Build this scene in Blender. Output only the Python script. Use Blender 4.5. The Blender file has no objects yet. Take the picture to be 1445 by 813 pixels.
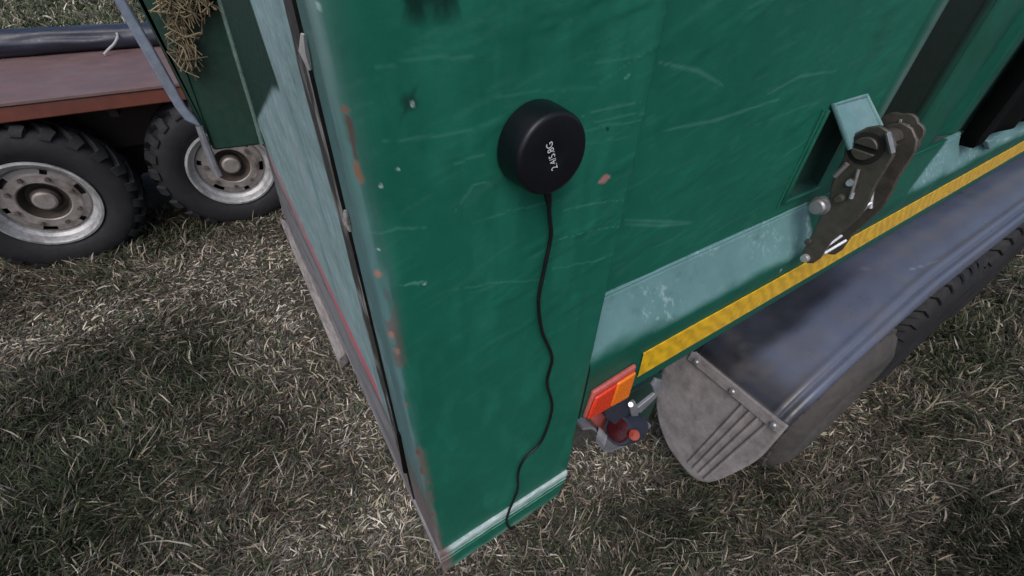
import bpy, bmesh, math, random
import numpy as np
from mathutils import Vector, Matrix

# ---------------------------------------------------------------- camera, world, light
S = 0.3                      # metres per unit (1 unit = distance from the camera to the trailer's side)
GZ = -5.0                    # ground level in units below the camera
scene = bpy.context.scene
col = scene.collection
RW = np.array([[0.84284269, -0.33355612, 0.42232276],
               [-0.53763561, -0.55652729, 0.6334235],
               [0.02375186, -0.76093212, -0.64839661]])      # world axes seen from the camera
FP, PW, PH = 605.7434, 1445.0, 813.0
CAMU = np.array([0.0, -1.0, 0.0])

cam_d = bpy.data.cameras.new('camera')
cam = bpy.data.objects.new('camera', cam_d)
col.objects.link(cam)
cam_d.sensor_width = 36.0
cam_d.lens = FP / PW * 36.0
cam_d.clip_start, cam_d.clip_end = 0.01, 600
m = Matrix([[RW[i][0], -RW[i][1], -RW[i][2], 0] for i in range(3)] + [[0, 0, 0, 1]])
m.translation = Vector((0, -S, -GZ * S))
cam.matrix_world = m
scene.camera = cam

SUN_EL, SUN_AZ = math.radians(54), math.radians(-126)   # azimuth measured from +x towards +y
world = bpy.data.worlds.new('World')
scene.world = world
world.use_nodes = True
nt = world.node_tree
bg = nt.nodes['Background']
sky = nt.nodes.new('ShaderNodeTexSky')
sky.sky_type = 'NISHITA'
sky.sun_disc = False
sky.sun_elevation = SUN_EL
sky.sun_rotation = math.pi / 2 - SUN_AZ
sky.air_density = 1.0
sky.dust_density = 3.0
sky.ozone_density = 1.0
nt.links.new(sky.outputs[0], bg.inputs[0])
bg.inputs[1].default_value = 0.10
sun_d = bpy.data.lights.new('sun', 'SUN')
sun_d.energy = 0.9
sun_d.angle = math.radians(35)
sun_d.color = (1.0, 0.97, 0.92)
sun = bpy.data.objects.new('sun', sun_d)
col.objects.link(sun)
sd = Vector((math.cos(SUN_EL) * math.cos(SUN_AZ), math.cos(SUN_EL) * math.sin(SUN_AZ), math.sin(SUN_EL)))
sun.rotation_euler = sd.to_track_quat('Z', 'Y').to_euler()
sun.location = sd * 20
scene.view_settings.view_transform = 'Standard'
scene.view_settings.look = 'None'
scene.view_settings.exposure = 0.35
scene.view_settings.gamma = 1.0

# ---------------------------------------------------------------- helpers
random.seed(7)
rng = np.random.default_rng(7)


def ray(u, v):
    return RW @ np.array([u - PW / 2, v - PH / 2, FP])


def on(u, v, ax, val):
    """real position (units) of a measured photo point lying on the plane axis=val"""
    r = ray(u, v)
    return CAMU + (val - CAMU[ax]) / r[ax] * r


def proj(P):
    c = (np.asarray(P, float) - CAMU) @ RW
    return np.stack([c[..., 0] / c[..., 2] * FP + PW / 2, c[..., 1] / c[..., 2] * FP + PH / 2, c[..., 2]], -1)


def wpos(p):
    return Vector((p[0] * S, p[1] * S, (p[2] - GZ) * S))


def fbm(x, y, seed=0, octaves=4, lac=2.03, gain=0.5):
    """value noise in 0..1 on arrays"""
    x = np.asarray(x, float); y = np.asarray(y, float)
    x, y = np.broadcast_arrays(x, y)
    g = np.random.default_rng(seed).random((64, 64))
    out = np.zeros(x.shape); amp = 1; tot = 0
    for o in range(octaves):
        xs = x * lac ** o + 17.3 * o; ys = y * lac ** o + 9.1 * o
        xi = np.floor(xs).astype(int); yi = np.floor(ys).astype(int)
        fx = xs - xi; fy = ys - yi
        fx = fx * fx * (3 - 2 * fx); fy = fy * fy * (3 - 2 * fy)
        a = g[xi % 64, yi % 64]; b = g[(xi + 1) % 64, yi % 64]
        c = g[xi % 64, (yi + 1) % 64]; d = g[(xi + 1) % 64, (yi + 1) % 64]
        out += amp * ((a * (1 - fx) + b * fx) * (1 - fy) + (c * (1 - fx) + d * fx) * fy)
        tot += amp; amp *= gain
    return out / tot


def smooth(a, b, x):
    t = np.clip((np.asarray(x, float) - a) / (b - a), 0, 1)
    return t * t * (3 - 2 * t)


def tag(o, label=None, cat=None, group=None, kind=None):
    if label: o['label'] = label
    if cat: o['category'] = cat
    if group: o['group'] = group
    if kind: o['kind'] = kind
    return o


def empty(name, base, label, cat, group=None):
    o = bpy.data.objects.new(name, None)
    col.objects.link(o)
    o.location = wpos(base)
    o.empty_display_size = 0.05
    return tag(o, label, cat, group)


ORG = {}


class MB:
    """collects shapes in units and links them as one mesh object"""
    def __init__(self):
        self.v, self.f, self.c = [], [], []

    def add(self, verts, faces, colr=None):
        n = len(self.v)
        self.v += [tuple(p) for p in verts]
        self.f += [tuple(i + n for i in f) for f in faces]
        self.c += [colr if colr is not None else (1, 1, 1)] * len(verts)

    def box(self, lo, hi, **k):
        x0, y0, z0 = lo; x1, y1, z1 = hi
        vs = [(x, y, z) for x in (x0, x1) for y in (y0, y1) for z in (z0, z1)]
        self.add(vs, [(0, 1, 3, 2), (4, 6, 7, 5), (0, 4, 5, 1), (2, 3, 7, 6), (0, 2, 6, 4), (1, 5, 7, 3)], **k)

    def prism(self, poly, vec, **k):
        n = len(poly); poly = [np.asarray(p, float) for p in poly]; vec = np.asarray(vec, float)
        vs = poly + [p + vec for p in poly]
        fs = [tuple(range(n)), tuple(range(2 * n - 1, n - 1, -1))]
        fs += [(i, i + n, (i + 1) % n + n, (i + 1) % n) for i in range(n)]
        self.add(vs, fs, **k)

    def tube(self, path, r, n=10, caps=True, **k):
        path = [np.asarray(p, float) for p in path]
        m_ = len(path)
        rs = r if hasattr(r, '__len__') else [r] * m_
        vs, fs = [], []
        t0 = path[1] - path[0]
        up = np.array([0, 0, 1.0]) if abs(t0[2]) < 0.9 * np.linalg.norm(t0) else np.array([1.0, 0, 0])
        for i, p in enumerate(path):
            t = path[min(i + 1, m_ - 1)] - path[max(i - 1, 0)]
            t = t / (np.linalg.norm(t) + 1e-9)
            a = np.cross(t, up); a /= np.linalg.norm(a) + 1e-9
            b = np.cross(t, a)
            up = -b if np.dot(-b, up) > 0 else b
            for j in range(n):
                an = 2 * math.pi * j / n
                vs.append(p + rs[i] * (a * math.cos(an) + b * math.sin(an)))
        for i in range(m_ - 1):
            for j in range(n):
                fs.append((i * n + j, i * n + (j + 1) % n, (i + 1) * n + (j + 1) % n, (i + 1) * n + j))
        if caps:
            fs.append(tuple(range(n))[::-1]); fs.append(tuple((m_ - 1) * n + j for j in range(n)))
        self.add(vs, fs, **k)

    def lathe(self, prof, centre, axis='y', n=48, closed=False, keep=None, **k):
        """prof: list of (radius, offset along axis)"""
        vs, fs = [], []
        c = np.asarray(centre, float)
        for r, h in prof:
            for j in range(n):
                a = 2 * math.pi * j / n
                p = (r * math.cos(a), h, r * math.sin(a)) if axis == 'y' else ((h, r * math.cos(a), r * math.sin(a)) if axis == 'x' else (r * math.cos(a), r * math.sin(a), h))
                vs.append(c + np.array(p))
        L = len(prof)
        for i in range(L if closed else L - 1):
            for j in range(n):
                if keep and not keep(i, j): continue
                i2 = (i + 1) % L
                fs.append((i * n + j, i2 * n + j, i2 * n + (j + 1) % n, i * n + (j + 1) % n))
        if not closed:
            if prof[0][0] > 1e-6 and prof[0][0] < 0: pass
            if abs(prof[-1][0]) < 1e-6: pass
        self.add(vs, fs, **k)

    def build(self, name, mat, parent=None, smooth_angle=None, bevel=None, label=None, seg=2, solid=None):
        me = bpy.data.meshes.new(name)
        org = Vector((0, 0, 0))
        if parent is not None:
            org = ORG.get(parent.name, parent.location.copy()) if parent.name in ORG else parent.matrix_basis.translation.copy()
            ORG[parent.name] = org
        vs = [wpos(p) - org for p in self.v]
        me.from_pydata([tuple(p) for p in vs], [], self.f)
        me.update()
        at = me.color_attributes.new('paint', 'FLOAT_COLOR', 'POINT')
        ca = np.ones((len(self.v), 4), np.float32)
        ca[:, :3] = np.array(self.c, np.float32).reshape(-1, 3)
        at.data.foreach_set('color', ca.ravel())
        bm = bmesh.new(); bm.from_mesh(me)
        bmesh.ops.recalc_face_normals(bm, faces=bm.faces)
        bm.to_mesh(me); bm.free()
        if smooth_angle:
            for p in me.polygons: p.use_smooth = True
            me.set_sharp_from_angle(angle=math.radians(smooth_angle))
        o = bpy.data.objects.new(name, me)
        me.materials.append(mat)
        col.objects.link(o)
        if parent is not None:
            o.parent = parent
            ORG[o.name] = org
        if solid:
            md = o.modifiers.new('thick', 'SOLIDIFY'); md.thickness = solid * S; md.offset = 0
        if bevel:
            md = o.modifiers.new('bevel', 'BEVEL'); md.width = bevel * S; md.segments = seg
            md.limit_method = 'ANGLE'; md.angle_limit = math.radians(35)
            if not smooth_angle:
                for p in me.polygons: p.use_smooth = True
                me.set_sharp_from_angle(angle=math.radians(30))
        if label: o['label'] = label
        return o


def grid_obj(name, P, colr, mat, parent, keep=None, flip=False, smooth_angle=40, label=None):
    """P (n,m,3) positions in units, colr (n,m,3)"""
    n, m_ = P.shape[:2]
    org = ORG.get(parent.name, None) if parent is not None else Vector((0, 0, 0))
    if org is None:
        org = parent.matrix_basis.translation.copy(); ORG[parent.name] = org
    V = P.reshape(-1, 3).copy()
    V[:, 2] -= GZ
    V = V * S - np.array(org)
    idx = np.arange(n * m_).reshape(n, m_)
    q = np.stack([idx[:-1, :-1], idx[1:, :-1], idx[1:, 1:], idx[:-1, 1:]], -1)
    if keep is not None: q = q[keep]
    q = q.reshape(-1, 4)
    if flip: q = q[:, ::-1]
    me = mesh_np(name, V, q)
    at = me.color_attributes.new('paint', 'FLOAT_COLOR', 'POINT')
    ca = np.ones((n * m_, 4), np.float32); ca[:, :3] = colr.reshape(-1, 3)
    at.data.foreach_set('color', ca.ravel())
    me.polygons.foreach_set('use_smooth', np.ones(len(q), bool))
    me.set_sharp_from_angle(angle=math.radians(smooth_angle))
    me.materials.append(mat)
    o = bpy.data.objects.new(name, me); col.objects.link(o)
    if parent is not None:
        o.parent = parent; ORG[o.name] = org
    if label: o['label'] = label
    return o


def mesh_np(name, V, Q):
    me = bpy.data.meshes.new(name)
    k = Q.shape[1]
    me.vertices.add(len(V)); me.vertices.foreach_set('co', np.ascontiguousarray(V, np.float32).ravel())
    me.loops.add(Q.size); me.loops.foreach_set('vertex_index', np.ascontiguousarray(Q, np.int32).ravel())
    me.polygons.add(len(Q))
    me.polygons.foreach_set('loop_start', np.arange(0, Q.size, k, dtype=np.int32))
    me.polygons.foreach_set('loop_total', np.full(len(Q), k, np.int32))
    me.update(calc_edges=True); me.validate()
    return me


# ---------------------------------------------------------------- materials
def material(name, color=(0.5, 0.5, 0.5), rough=0.5, metal=0.0, attr=False, noise=0.15, nscale=40.0, bump=0.1, bscale=120.0,
             rvar=0.12, dirt=None, dirt_amt=0.0, dirt_scale=9.0, spec=0.5, coat=0.0, alpha=None, stretch=None):
    mt = bpy.data.materials.new(name)
    mt.use_nodes = True
    n = mt.node_tree.nodes; l = mt.node_tree.links
    b = n['Principled BSDF']
    tc = n.new('ShaderNodeTexCoord')
    vec = tc.outputs['Object']
    if stretch:
        mp = n.new('ShaderNodeMapping'); mp.inputs['Scale'].default_value = stretch
        l.new(vec, mp.inputs['Vector']); vec = mp.outputs['Vector']
    if attr:
        a = n.new('ShaderNodeAttribute'); a.attribute_name = 'paint'
        base = a.outputs['Color']
    else:
        rgb = n.new('ShaderNodeRGB'); rgb.outputs[0].default_value = (*color, 1)
        base = rgb.outputs[0]
    nz = n.new('ShaderNodeTexNoise'); nz.inputs['Scale'].default_value = nscale; nz.inputs['Detail'].default_value = 6
    nz.inputs['Roughness'].default_value = 0.65
    l.new(vec, nz.inputs['Vector'])
    mr = n.new('ShaderNodeMapRange')
    mr.inputs['From Min'].default_value = 0.25; mr.inputs['From Max'].default_value = 0.75
    mr.inputs['To Min'].default_value = 1 - noise; mr.inputs['To Max'].default_value = 1 + noise
    l.new(nz.outputs['Fac'], mr.inputs['Value'])
    mul = n.new('ShaderNodeMix'); mul.data_type = 'RGBA'; mul.blend_type = 'MULTIPLY'; mul.inputs['Factor'].default_value = 1
    l.new(base, mul.inputs['A']); l.new(mr.outputs['Result'], mul.inputs['B'])
    outc = mul.outputs['Result']
    if dirt is not None:
        dn = n.new('ShaderNodeTexNoise'); dn.inputs['Scale'].default_value = dirt_scale; dn.inputs['Detail'].default_value = 9
        dn.inputs['Roughness'].default_value = 0.72
        l.new(vec, dn.inputs['Vector'])
        dr = n.new('ShaderNodeMapRange'); dr.inputs['From Min'].default_value = 0.48; dr.inputs['From Max'].default_value = 0.68
        dr.inputs['To Max'].default_value = dirt_amt
        l.new(dn.outputs['Fac'], dr.inputs['Value'])
        dm = n.new('ShaderNodeMix'); dm.data_type = 'RGBA'
        l.new(dr.outputs['Result'], dm.inputs['Factor']); l.new(outc, dm.inputs['A']); dm.inputs['B'].default_value = (*dirt, 1)
        outc = dm.outputs['Result']
    l.new(outc, b.inputs['Base Color'])
    rr = n.new('ShaderNodeMapRange')
    rr.inputs['From Min'].default_value = 0.3; rr.inputs['From Max'].default_value = 0.7
    rr.inputs['To Min'].default_value = max(0.05, rough - rvar); rr.inputs['To Max'].default_value = min(1, rough + rvar)
    l.new(nz.outputs['Fac'], rr.inputs['Value']); l.new(rr.outputs['Result'], b.inputs['Roughness'])
    b.inputs['Metallic'].default_value = metal
    b.inputs['Specular IOR Level'].default_value = spec
    b.inputs['Coat Weight'].default_value = coat
    if bump:
        bn = n.new('ShaderNodeTexNoise'); bn.inputs['Scale'].default_value = bscale; bn.inputs['Detail'].default_value = 4
        l.new(vec, bn.inputs['Vector'])
        bp = n.new('ShaderNodeBump'); bp.inputs['Strength'].default_value = bump; bp.inputs['Distance'].default_value = 0.004
        l.new(bn.outputs['Fac'], bp.inputs['Height']); l.new(bp.outputs['Normal'], b.inputs['Normal'])
    return mt


GREEN = np.array([0.011, 0.132, 0.087])
DKGREEN = np.array([0.012, 0.048, 0.034])
TEAL = np.array([0.140, 0.275, 0.285])
RUST = np.array([0.14, 0.085, 0.068])
GREY = np.array([0.20, 0.19, 0.20])
PINK = np.array([0.62, 0.17, 0.21])

M_PAINT = material('weathered_paint', attr=True, rough=0.42, noise=0.10, nscale=26, bump=0.06, bscale=160, spec=0.2)
M_REAR = material('rubbed_paint', attr=True, rough=0.6, noise=0.22, nscale=50, bump=0.25, bscale=110, spec=0.3)
M_DKGREEN = material('dark_green_paint', tuple(DKGREEN), rough=0.5, noise=0.15, bump=0.06, dirt=(0.05, 0.055, 0.045), dirt_amt=0.4)
M_BLACKPL = material('matt_black_plastic', (0.0035, 0.004, 0.007), rough=0.40, noise=0.1, bump=0.04, bscale=900, rvar=0.05, spec=0.45)
M_CABLE = material('black_cable_jacket', (0.006, 0.006, 0.007), rough=0.45, bump=0)
M_PRINT = material('white_print', (0.75, 0.76, 0.78), rough=0.6, bump=0)
M_GUARD = material('scuffed_black_guard', attr=True, rough=0.34, noise=0.08, nscale=14, bump=0.06, bscale=200, dirt=(0.10, 0.10, 0.115), dirt_amt=0.15, dirt_scale=6, rvar=0.10, spec=0.6)
M_FLAP = material('dusty_rubber_flap', (0.265, 0.242, 0.242), rough=0.75, noise=0.35, nscale=18, bump=0.35, bscale=60, dirt=(0.115, 0.105, 0.108), dirt_amt=0.6, dirt_scale=16)
M_TYRE = material('dusty_tyre_rubber', (0.012, 0.012, 0.015), rough=0.75, noise=0.3, bump=0.25, bscale=90, dirt=(0.032, 0.030, 0.029), dirt_amt=0.5, dirt_scale=7)
M_TYRE2 = material('muddy_tyre_rubber', (0.075, 0.066, 0.062), rough=0.85, noise=0.3, bump=0.3, bscale=90, dirt=(0.04, 0.037, 0.037), dirt_amt=0.6, dirt_scale=9)
M_RIM = material('rusty_grey_rim', (0.33, 0.30, 0.285), rough=0.5, metal=0.25, noise=0.25, nscale=25, bump=0.25, bscale=70, dirt=(0.11, 0.075, 0.055), dirt_amt=0.75, dirt_scale=10)
M_RIMW = material('worn_silver_rim_lip', (0.50, 0.50, 0.51), rough=0.45, metal=0.4, noise=0.3, bump=0.3, bscale=50, dirt=(0.18, 0.16, 0.15), dirt_amt=0.7, dirt_scale=13)
M_HUB = material('rusted_hub', (0.066, 0.050, 0.043), rough=0.7, noise=0.3, bump=0.3)
M_NUT = material('dull_nut', (0.16, 0.13, 0.12), rough=0.55, metal=0.5, noise=0.3)
M_BLACK = material('black_steel', (0.012, 0.010, 0.009), rough=0.8)  # plain near black for the axles, drum boss and dark backings
M_CHASSIS = material('brown_chassis_steel', (0.03, 0.02, 0.016), rough=0.8, noise=0.3)
M_DECK = material('faded_red_deck', (0.175, 0.105, 0.100), rough=0.6, noise=0.2, nscale=8, bump=0.15, dirt=(0.20, 0.155, 0.155), dirt_amt=0.6, dirt_scale=2.5)
M_BEAM = material('red_brown_beam', (0.16, 0.045, 0.03), rough=0.55, noise=0.25, nscale=12, bump=0.1, dirt=(0.09, 0.045, 0.04), dirt_amt=0.6, dirt_scale=5)
M_TARP = material('dark_blue_tarpaulin', (0.022, 0.027, 0.050), rough=0.46, noise=0.2, bump=0.1, bscale=30, spec=0.7)
M_ROPE = material('pale_cord', (0.45, 0.44, 0.44), rough=0.8)
M_STEEL = material('worn_blue_grey_steel', (0.27, 0.32, 0.42), rough=0.45, metal=0.3, noise=0.25, nscale=30, bump=0.25, bscale=60, dirt=(0.20, 0.2, 0.21), dirt_amt=0.5)
M_GALV = material('galvanised_grey_steel', (0.30, 0.31, 0.34), rough=0.5, metal=0.45, noise=0.2, bump=0.15)
M_RATCH = material('oiled_dark_steel', (0.095, 0.085, 0.072), rough=0.42, metal=0.35, noise=0.3, nscale=50, bump=0.15, dirt=(0.085, 0.07, 0.055), dirt_amt=0.5, dirt_scale=18)
M_BRIGHT = material('zinc_plated_steel', (0.62, 0.64, 0.68), rough=0.35, metal=0.6, noise=0.15)
M_BOLT = material('dull_bolt_steel', (0.33, 0.33, 0.34), rough=0.4, metal=0.6, noise=0.25)
M_RED = material('red_reflector_plastic', (0.80, 0.050, 0.015), rough=0.25, noise=0.12, nscale=200, bump=0.15, bscale=500, coat=0.3)
M_AMBER = material('amber_reflector_plastic', (0.95, 0.21, 0.010), rough=0.25, noise=0.10, nscale=200, bump=0.15, bscale=500, coat=0.3)
M_PINKED = material('faded_red_plastic', (0.52, 0.12, 0.11), rough=0.5, noise=0.25, nscale=150)
M_LENS = material('dark_red_lens', (0.055, 0.006, 0.008), rough=0.3, coat=0.2)
M_LAMPB = material('blue_black_lamp_rubber', (0.030, 0.036, 0.055), rough=0.5, noise=0.2)
M_TEAL = material('faded_teal_paint', tuple(TEAL), rough=0.5, noise=0.15, nscale=40, bump=0.15, dirt=(0.30, 0.40, 0.41), dirt_amt=0.5, dirt_scale=14)
M_WOOD = material('weathered_grey_timber', (0.33, 0.30, 0.29), rough=0.85, noise=0.45, nscale=30, bump=0.6, bscale=40, stretch=(6, 0.7, 6), dirt=(0.10, 0.085, 0.08), dirt_amt=0.7)
M_RUBBER = material('black_rubber', (0.003, 0.003, 0.003), rough=0.9, spec=0.1)
M_STRAW = material('golden_straw', attr=True, rough=0.7, noise=0.2, bump=0)
M_HOLE = material('oily_dark_stain', (0.004, 0.030, 0.022), rough=0.5)


def tape_material():
    mt = material('amber_reflective_tape', (0.90, 0.53, 0.014), rough=0.35, noise=0.12, nscale=60, bump=0.05, dirt=(0.62, 0.30, 0.02), dirt_amt=0.5, dirt_scale=12)
    n = mt.node_tree.nodes; l = mt.node_tree.links
    b = n['Principled BSDF']
    tc = n.new('ShaderNodeTexCoord')
    wv = n.new('ShaderNodeTexWave'); wv.wave_type = 'BANDS'; wv.bands_direction = 'DIAGONAL'
    wv.inputs['Scale'].default_value = 16; wv.inputs['Distortion'].default_value = 5.0; wv.inputs['Detail'].default_value = 1
    wv.inputs['Detail Scale'].default_value = 1.2
    l.new(tc.outputs['Object'], wv.inputs['Vector'])
    src = b.inputs['Base Color'].links[0].from_socket
    mx = n.new('ShaderNodeMix'); mx.data_type = 'RGBA'; mx.blend_type = 'MULTIPLY'
    mr = n.new('ShaderNodeMapRange'); mr.inputs['To Min'].default_value = 0.80; mr.inputs['To Max'].default_value = 1.05
    l.new(wv.outputs['Fac'], mr.inputs['Value'])
    mx.inputs['Factor'].default_value = 1
    l.new(src, mx.inputs['A']); l.new(mr.outputs['Result'], mx.inputs['B'])
    l.new(mx.outputs['Result'], b.inputs['Base Color'])
    return mt


M_TAPE = tape_material()


def mix(c, target, k):
    k = np.asarray(k, float)
    return c * (1 - k[..., None]) + np.asarray(target) * k[..., None]


def stroke(X, Zc, pts, w, soft=1.0):
    """0..1 mask round a polyline in the surface's own coordinates"""
    pts = np.asarray(pts, float)
    d = np.full(X.shape, 1e9); tt = np.zeros(X.shape)
    n = len(pts) - 1
    for i in range(n):
        a, b = pts[i], pts[i + 1]
        ab = b - a; L2 = ab @ ab + 1e-12
        t = np.clip(((X - a[0]) * ab[0] + (Zc - a[1]) * ab[1]) / L2, 0, 1)
        dd = np.hypot(X - a[0] - t * ab[0], Zc - a[1] - t * ab[1])
        u = dd < d
        d = np.where(u, dd, d); tt = np.where(u, (i + t) / n, tt)
    ww = w * (0.35 + 0.65 * np.sin(np.pi * np.clip(tt, 0.02, 0.98)))
    return np.clip(1.3 - d / ww, 0, 1)


# ---------------------------------------------------------------- ground
g = MB()
NG = 60
gx = np.concatenate([[-700, -200, -80], np.linspace(-40, 40, NG), [80, 200, 700]])
PX, PY = np.meshgrid(gx, gx, indexing='ij')
PG = np.stack([PX, PY, np.full(PX.shape, GZ) + 0.03 * (fbm(PX * 0.8, PY * 0.8, 5) - 0.5)], -1)
CG = np.ones(PG.shape)
cg = np.array([0.050, 0.043, 0.034])
M_SOIL = material('thatch_and_soil', (0.055, 0.050, 0.038), rough=0.95, noise=0.6, nscale=60, bump=1.0, bscale=90, dirt=(0.12, 0.105, 0.08), dirt_amt=0.7, dirt_scale=20)
go = grid_obj('ground', PG, CG, M_SOIL, None)
tag(go, kind='structure')


def make_grass():
    cands = []
    # near zone
    def zone(x0, x1, y0, y1, dens, dref, wscale, lscale, margin, mind=0.0, maxd=1e9):
        n = int((x1 - x0) * (y1 - y0) * S * S * dens)
        p = np.stack([rng.uniform(x0, x1, n), rng.uniform(y0, y1, n), np.full(n, GZ)], -1)
        q = proj(p)
        ok = (q[:, 2] > 0.3) & (q[:, 0] > -margin) & (q[:, 0] < PW + margin) & (q[:, 1] > -margin) & (q[:, 1] < PH + margin)
        ok &= (q[:, 2] >= mind) & (q[:, 2] < maxd)
        acc = np.minimum(1, (dref / np.maximum(q[:, 2], 0.1)) ** 2)
        ok &= rng.random(n) < acc
        # nothing grows where it could not be seen: under the far trailer's deep shade and under this trailer's body
        ok &= ~((p[:, 0] > 1.2) & (p[:, 1] > 0.8))
        ok &= ~((p[:, 1] > 10.2) & (p[:, 1] < 15) & (p[:, 0] < 2))
        p = p[ok]; q = q[ok]
        cands.append((p, q[:, 2], np.full(len(p), wscale), np.full(len(p), lscale)))
    zone(-9, 15, -4.5, 13, 30000, 4.4, 1, 1, 160, 0, 14)
    zone(-26, 8, 10, 60, 2600, 16, 1, 1.3, 80, 9, 60)
    p = np.concatenate([c[0] for c in cands]); dep = np.concatenate([c[1] for c in cands]); ls = np.concatenate([c[3] for c in cands])
    n = len(p)
    X, Y = p[:, 0], p[:, 1]
    green = fbm(X * 0.75, Y * 0.75, 11, 4)           # patches of living grass
    lush = smooth(0.46, 0.64, green)

    def blobs(lst):
        o = np.zeros(n)
        for u, v, rx, ry, k in lst:
            c0 = on(u, v, 2, GZ)
            o = np.maximum(o, k * np.exp(-(((X - c0[0]) / rx) ** 2 + ((Y - c0[1]) / ry) ** 2)))
        return o
    wob = 0.5 * (fbm(X * 1.2, Y * 1.2, 15, 4) - 0.5)
    pale_m = blobs([(330, 385, 1.5, .9, 1), (400, 430, .7, 1.2, 1), (110, 455, 1.6, .6, .8), (0, 500, 1.0, .5, .8), (520, 600, .55, .6, .9), (560, 720, .6, .5, .8), (450, 760, .7, .4, .6), (850, 650, .6, .35, 1), (1180, 590, .9, .35, .6), (1290, 690, .6, .3, .5), (700, 780, .5, .3, .4)])  # pale worn track, plus a brighter middle of the view
    dark_m = blobs([(90, 560, 1.1, .9, 1), (60, 740, .9, .8, 1), (250, 520, .8, .8, .8), (330, 640, .7, .4, .7), (1380, 470, 1.6, .5, 1), (1400, 760, .8, .6, 1), (960, 750, .7, .3, .8), (1080, 700, .4, .3, .7), (250, 330, 1.2, .6, .6)])  # darker corners of the view, put into the grass as a vignette
    lush = np.clip(0.45 * lush + 0.85 * dark_m - 0.6 * pale_m + wob, 0, 1)
    pale_zone = np.clip(pale_m + wob * 0.8, 0, 1)
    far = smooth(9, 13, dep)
    lush = np.clip(lush * (1 - pale_zone) + far * 0.55, 0, 1)
    short = 1 - 0.45 * pale_zone
    az0 = fbm(X * 1.3, Y * 1.3, 21, 3) * 4 * math.pi
    az = az0 + rng.normal(0, 1.0, n)
    L = (0.13 + 0.17 * rng.random(n) ** 1.5) * ls * short * (0.85 + 0.35 * lush) * np.maximum(1, dep / 10) ** 0.5
    stray = rng.random(n) < 0.008
    L = np.where(stray, L * 1.8, L)
    wd = (0.008 + 0.010 * rng.random(n)) * np.maximum(1, dep / 5.0)
    wd = np.where(stray, wd * 0.9, wd)
    lean0 = np.clip(rng.normal(0.95, 0.35, n) - 0.25 * lush + 0.2 * pale_zone, 0.1, 1.5)   # from vertical
    bend = rng.uniform(0.2, 1.7, n); curl = rng.normal(0, 0.9, n)
    # colours
    straw = np.array([0.34, 0.285, 0.21]); grey = np.array([0.145, 0.128, 0.105]); grn = np.array([0.090, 0.112, 0.054]); dgrn = np.array([0.036, 0.052, 0.025]); brown = np.array([0.085, 0.062, 0.048])
    pale = np.array([0.54, 0.49, 0.41])
    r = rng.random(n)
    c = np.empty((n, 3))
    pg = 0.20 + 0.62 * lush
    isg = r < pg
    k = rng.random(n)[:, None]
    c[:] = np.where(isg[:, None], grn * k + dgrn * (1 - k), np.where(k < 0.45, grey, np.where(k < 0.72, straw, brown)))
    pl = rng.random(n) < (0.03 + 0.14 * pale_zone)
    c[pl] = pale
    c[stray] = np.where(rng.random(stray.sum())[:, None] < 0.7, pale * 0.95, straw)
    c = c * (0.5 + 0.75 * rng.random((n, 1)))
    big = fbm(X * 0.35 + 7, Y * 0.35, 33, 3)
    c = c * (1 + 0.6 * far)[:, None] * ((0.70 + 0.5 * big) * (0.95 + 0.70 * pale_zone - 0.30 * dark_m))[:, None]
    # geometry: 4 levels
    T = np.array([0, 0.36, 0.7, 1.0])
    pos = np.zeros((n, 4, 3)); pos[:, 0] = p
    pos[:, 0, 2] += 0.03 * (fbm(X * 0.8, Y * 0.8, 5) - 0.5) - 0.004
    pos[:, 0, 2] += rng.random(n) * 0.05 * (rng.random(n) < 0.4)
    for i in range(1, 4):
        a = np.minimum(lean0 + bend * (T[i] + T[i - 1]) / 2, 1.75)
        d = np.stack([np.sin(a) * np.cos(az + curl * T[i]), np.sin(a) * np.sin(az + curl * T[i]), np.cos(a)], -1)
        pos[:, i] = pos[:, i - 1] + d * (L * (T[i] - T[i - 1]))[:, None]
    pos[:, 1:, 2] = np.maximum(pos[:, 1:, 2], GZ + 0.012)
    tw = az + math.pi / 2 + rng.normal(0, 0.5, n)
    side = np.stack([np.cos(tw), np.sin(tw), 0.35 * rng.normal(0, 1, n)], -1) * wd[:, None] * 0.5
    prof = [0.8, 1.0, 0.75]
    V = np.zeros((n, 7, 3))
    for i in range(3):
        V[:, 2 * i] = pos[:, i] - side * prof[i]; V[:, 2 * i + 1] = pos[:, i] + side * prof[i]
    V[:, 6] = pos[:, 3]
    V[..., 2] -= GZ
    V *= S
    base = (np.arange(n) * 7)[:, None]
    tri = np.concatenate([base + np.array([[0, 1, 3]]), base + np.array([[0, 3, 2]]), base + np.array([[2, 3, 5]]), base + np.array([[2, 5, 4]]), base + np.array([[4, 5, 6]])], 1).reshape(-1, 5, 3)
    out = []
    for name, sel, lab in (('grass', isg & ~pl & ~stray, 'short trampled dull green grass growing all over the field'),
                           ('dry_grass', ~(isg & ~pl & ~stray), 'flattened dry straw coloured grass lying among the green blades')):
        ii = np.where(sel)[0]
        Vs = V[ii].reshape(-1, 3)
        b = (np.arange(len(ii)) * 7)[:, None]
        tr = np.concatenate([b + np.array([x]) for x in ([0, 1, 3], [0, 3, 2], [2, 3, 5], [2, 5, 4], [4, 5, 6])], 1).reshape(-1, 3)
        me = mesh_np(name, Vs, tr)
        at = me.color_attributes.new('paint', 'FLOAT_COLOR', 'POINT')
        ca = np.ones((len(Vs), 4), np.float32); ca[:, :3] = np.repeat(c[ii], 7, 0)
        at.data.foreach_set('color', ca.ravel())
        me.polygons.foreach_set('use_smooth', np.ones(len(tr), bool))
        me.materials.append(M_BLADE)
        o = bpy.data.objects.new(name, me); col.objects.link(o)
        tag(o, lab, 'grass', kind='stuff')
        out.append(len(ii))
    print('grass blades', out)


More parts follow.
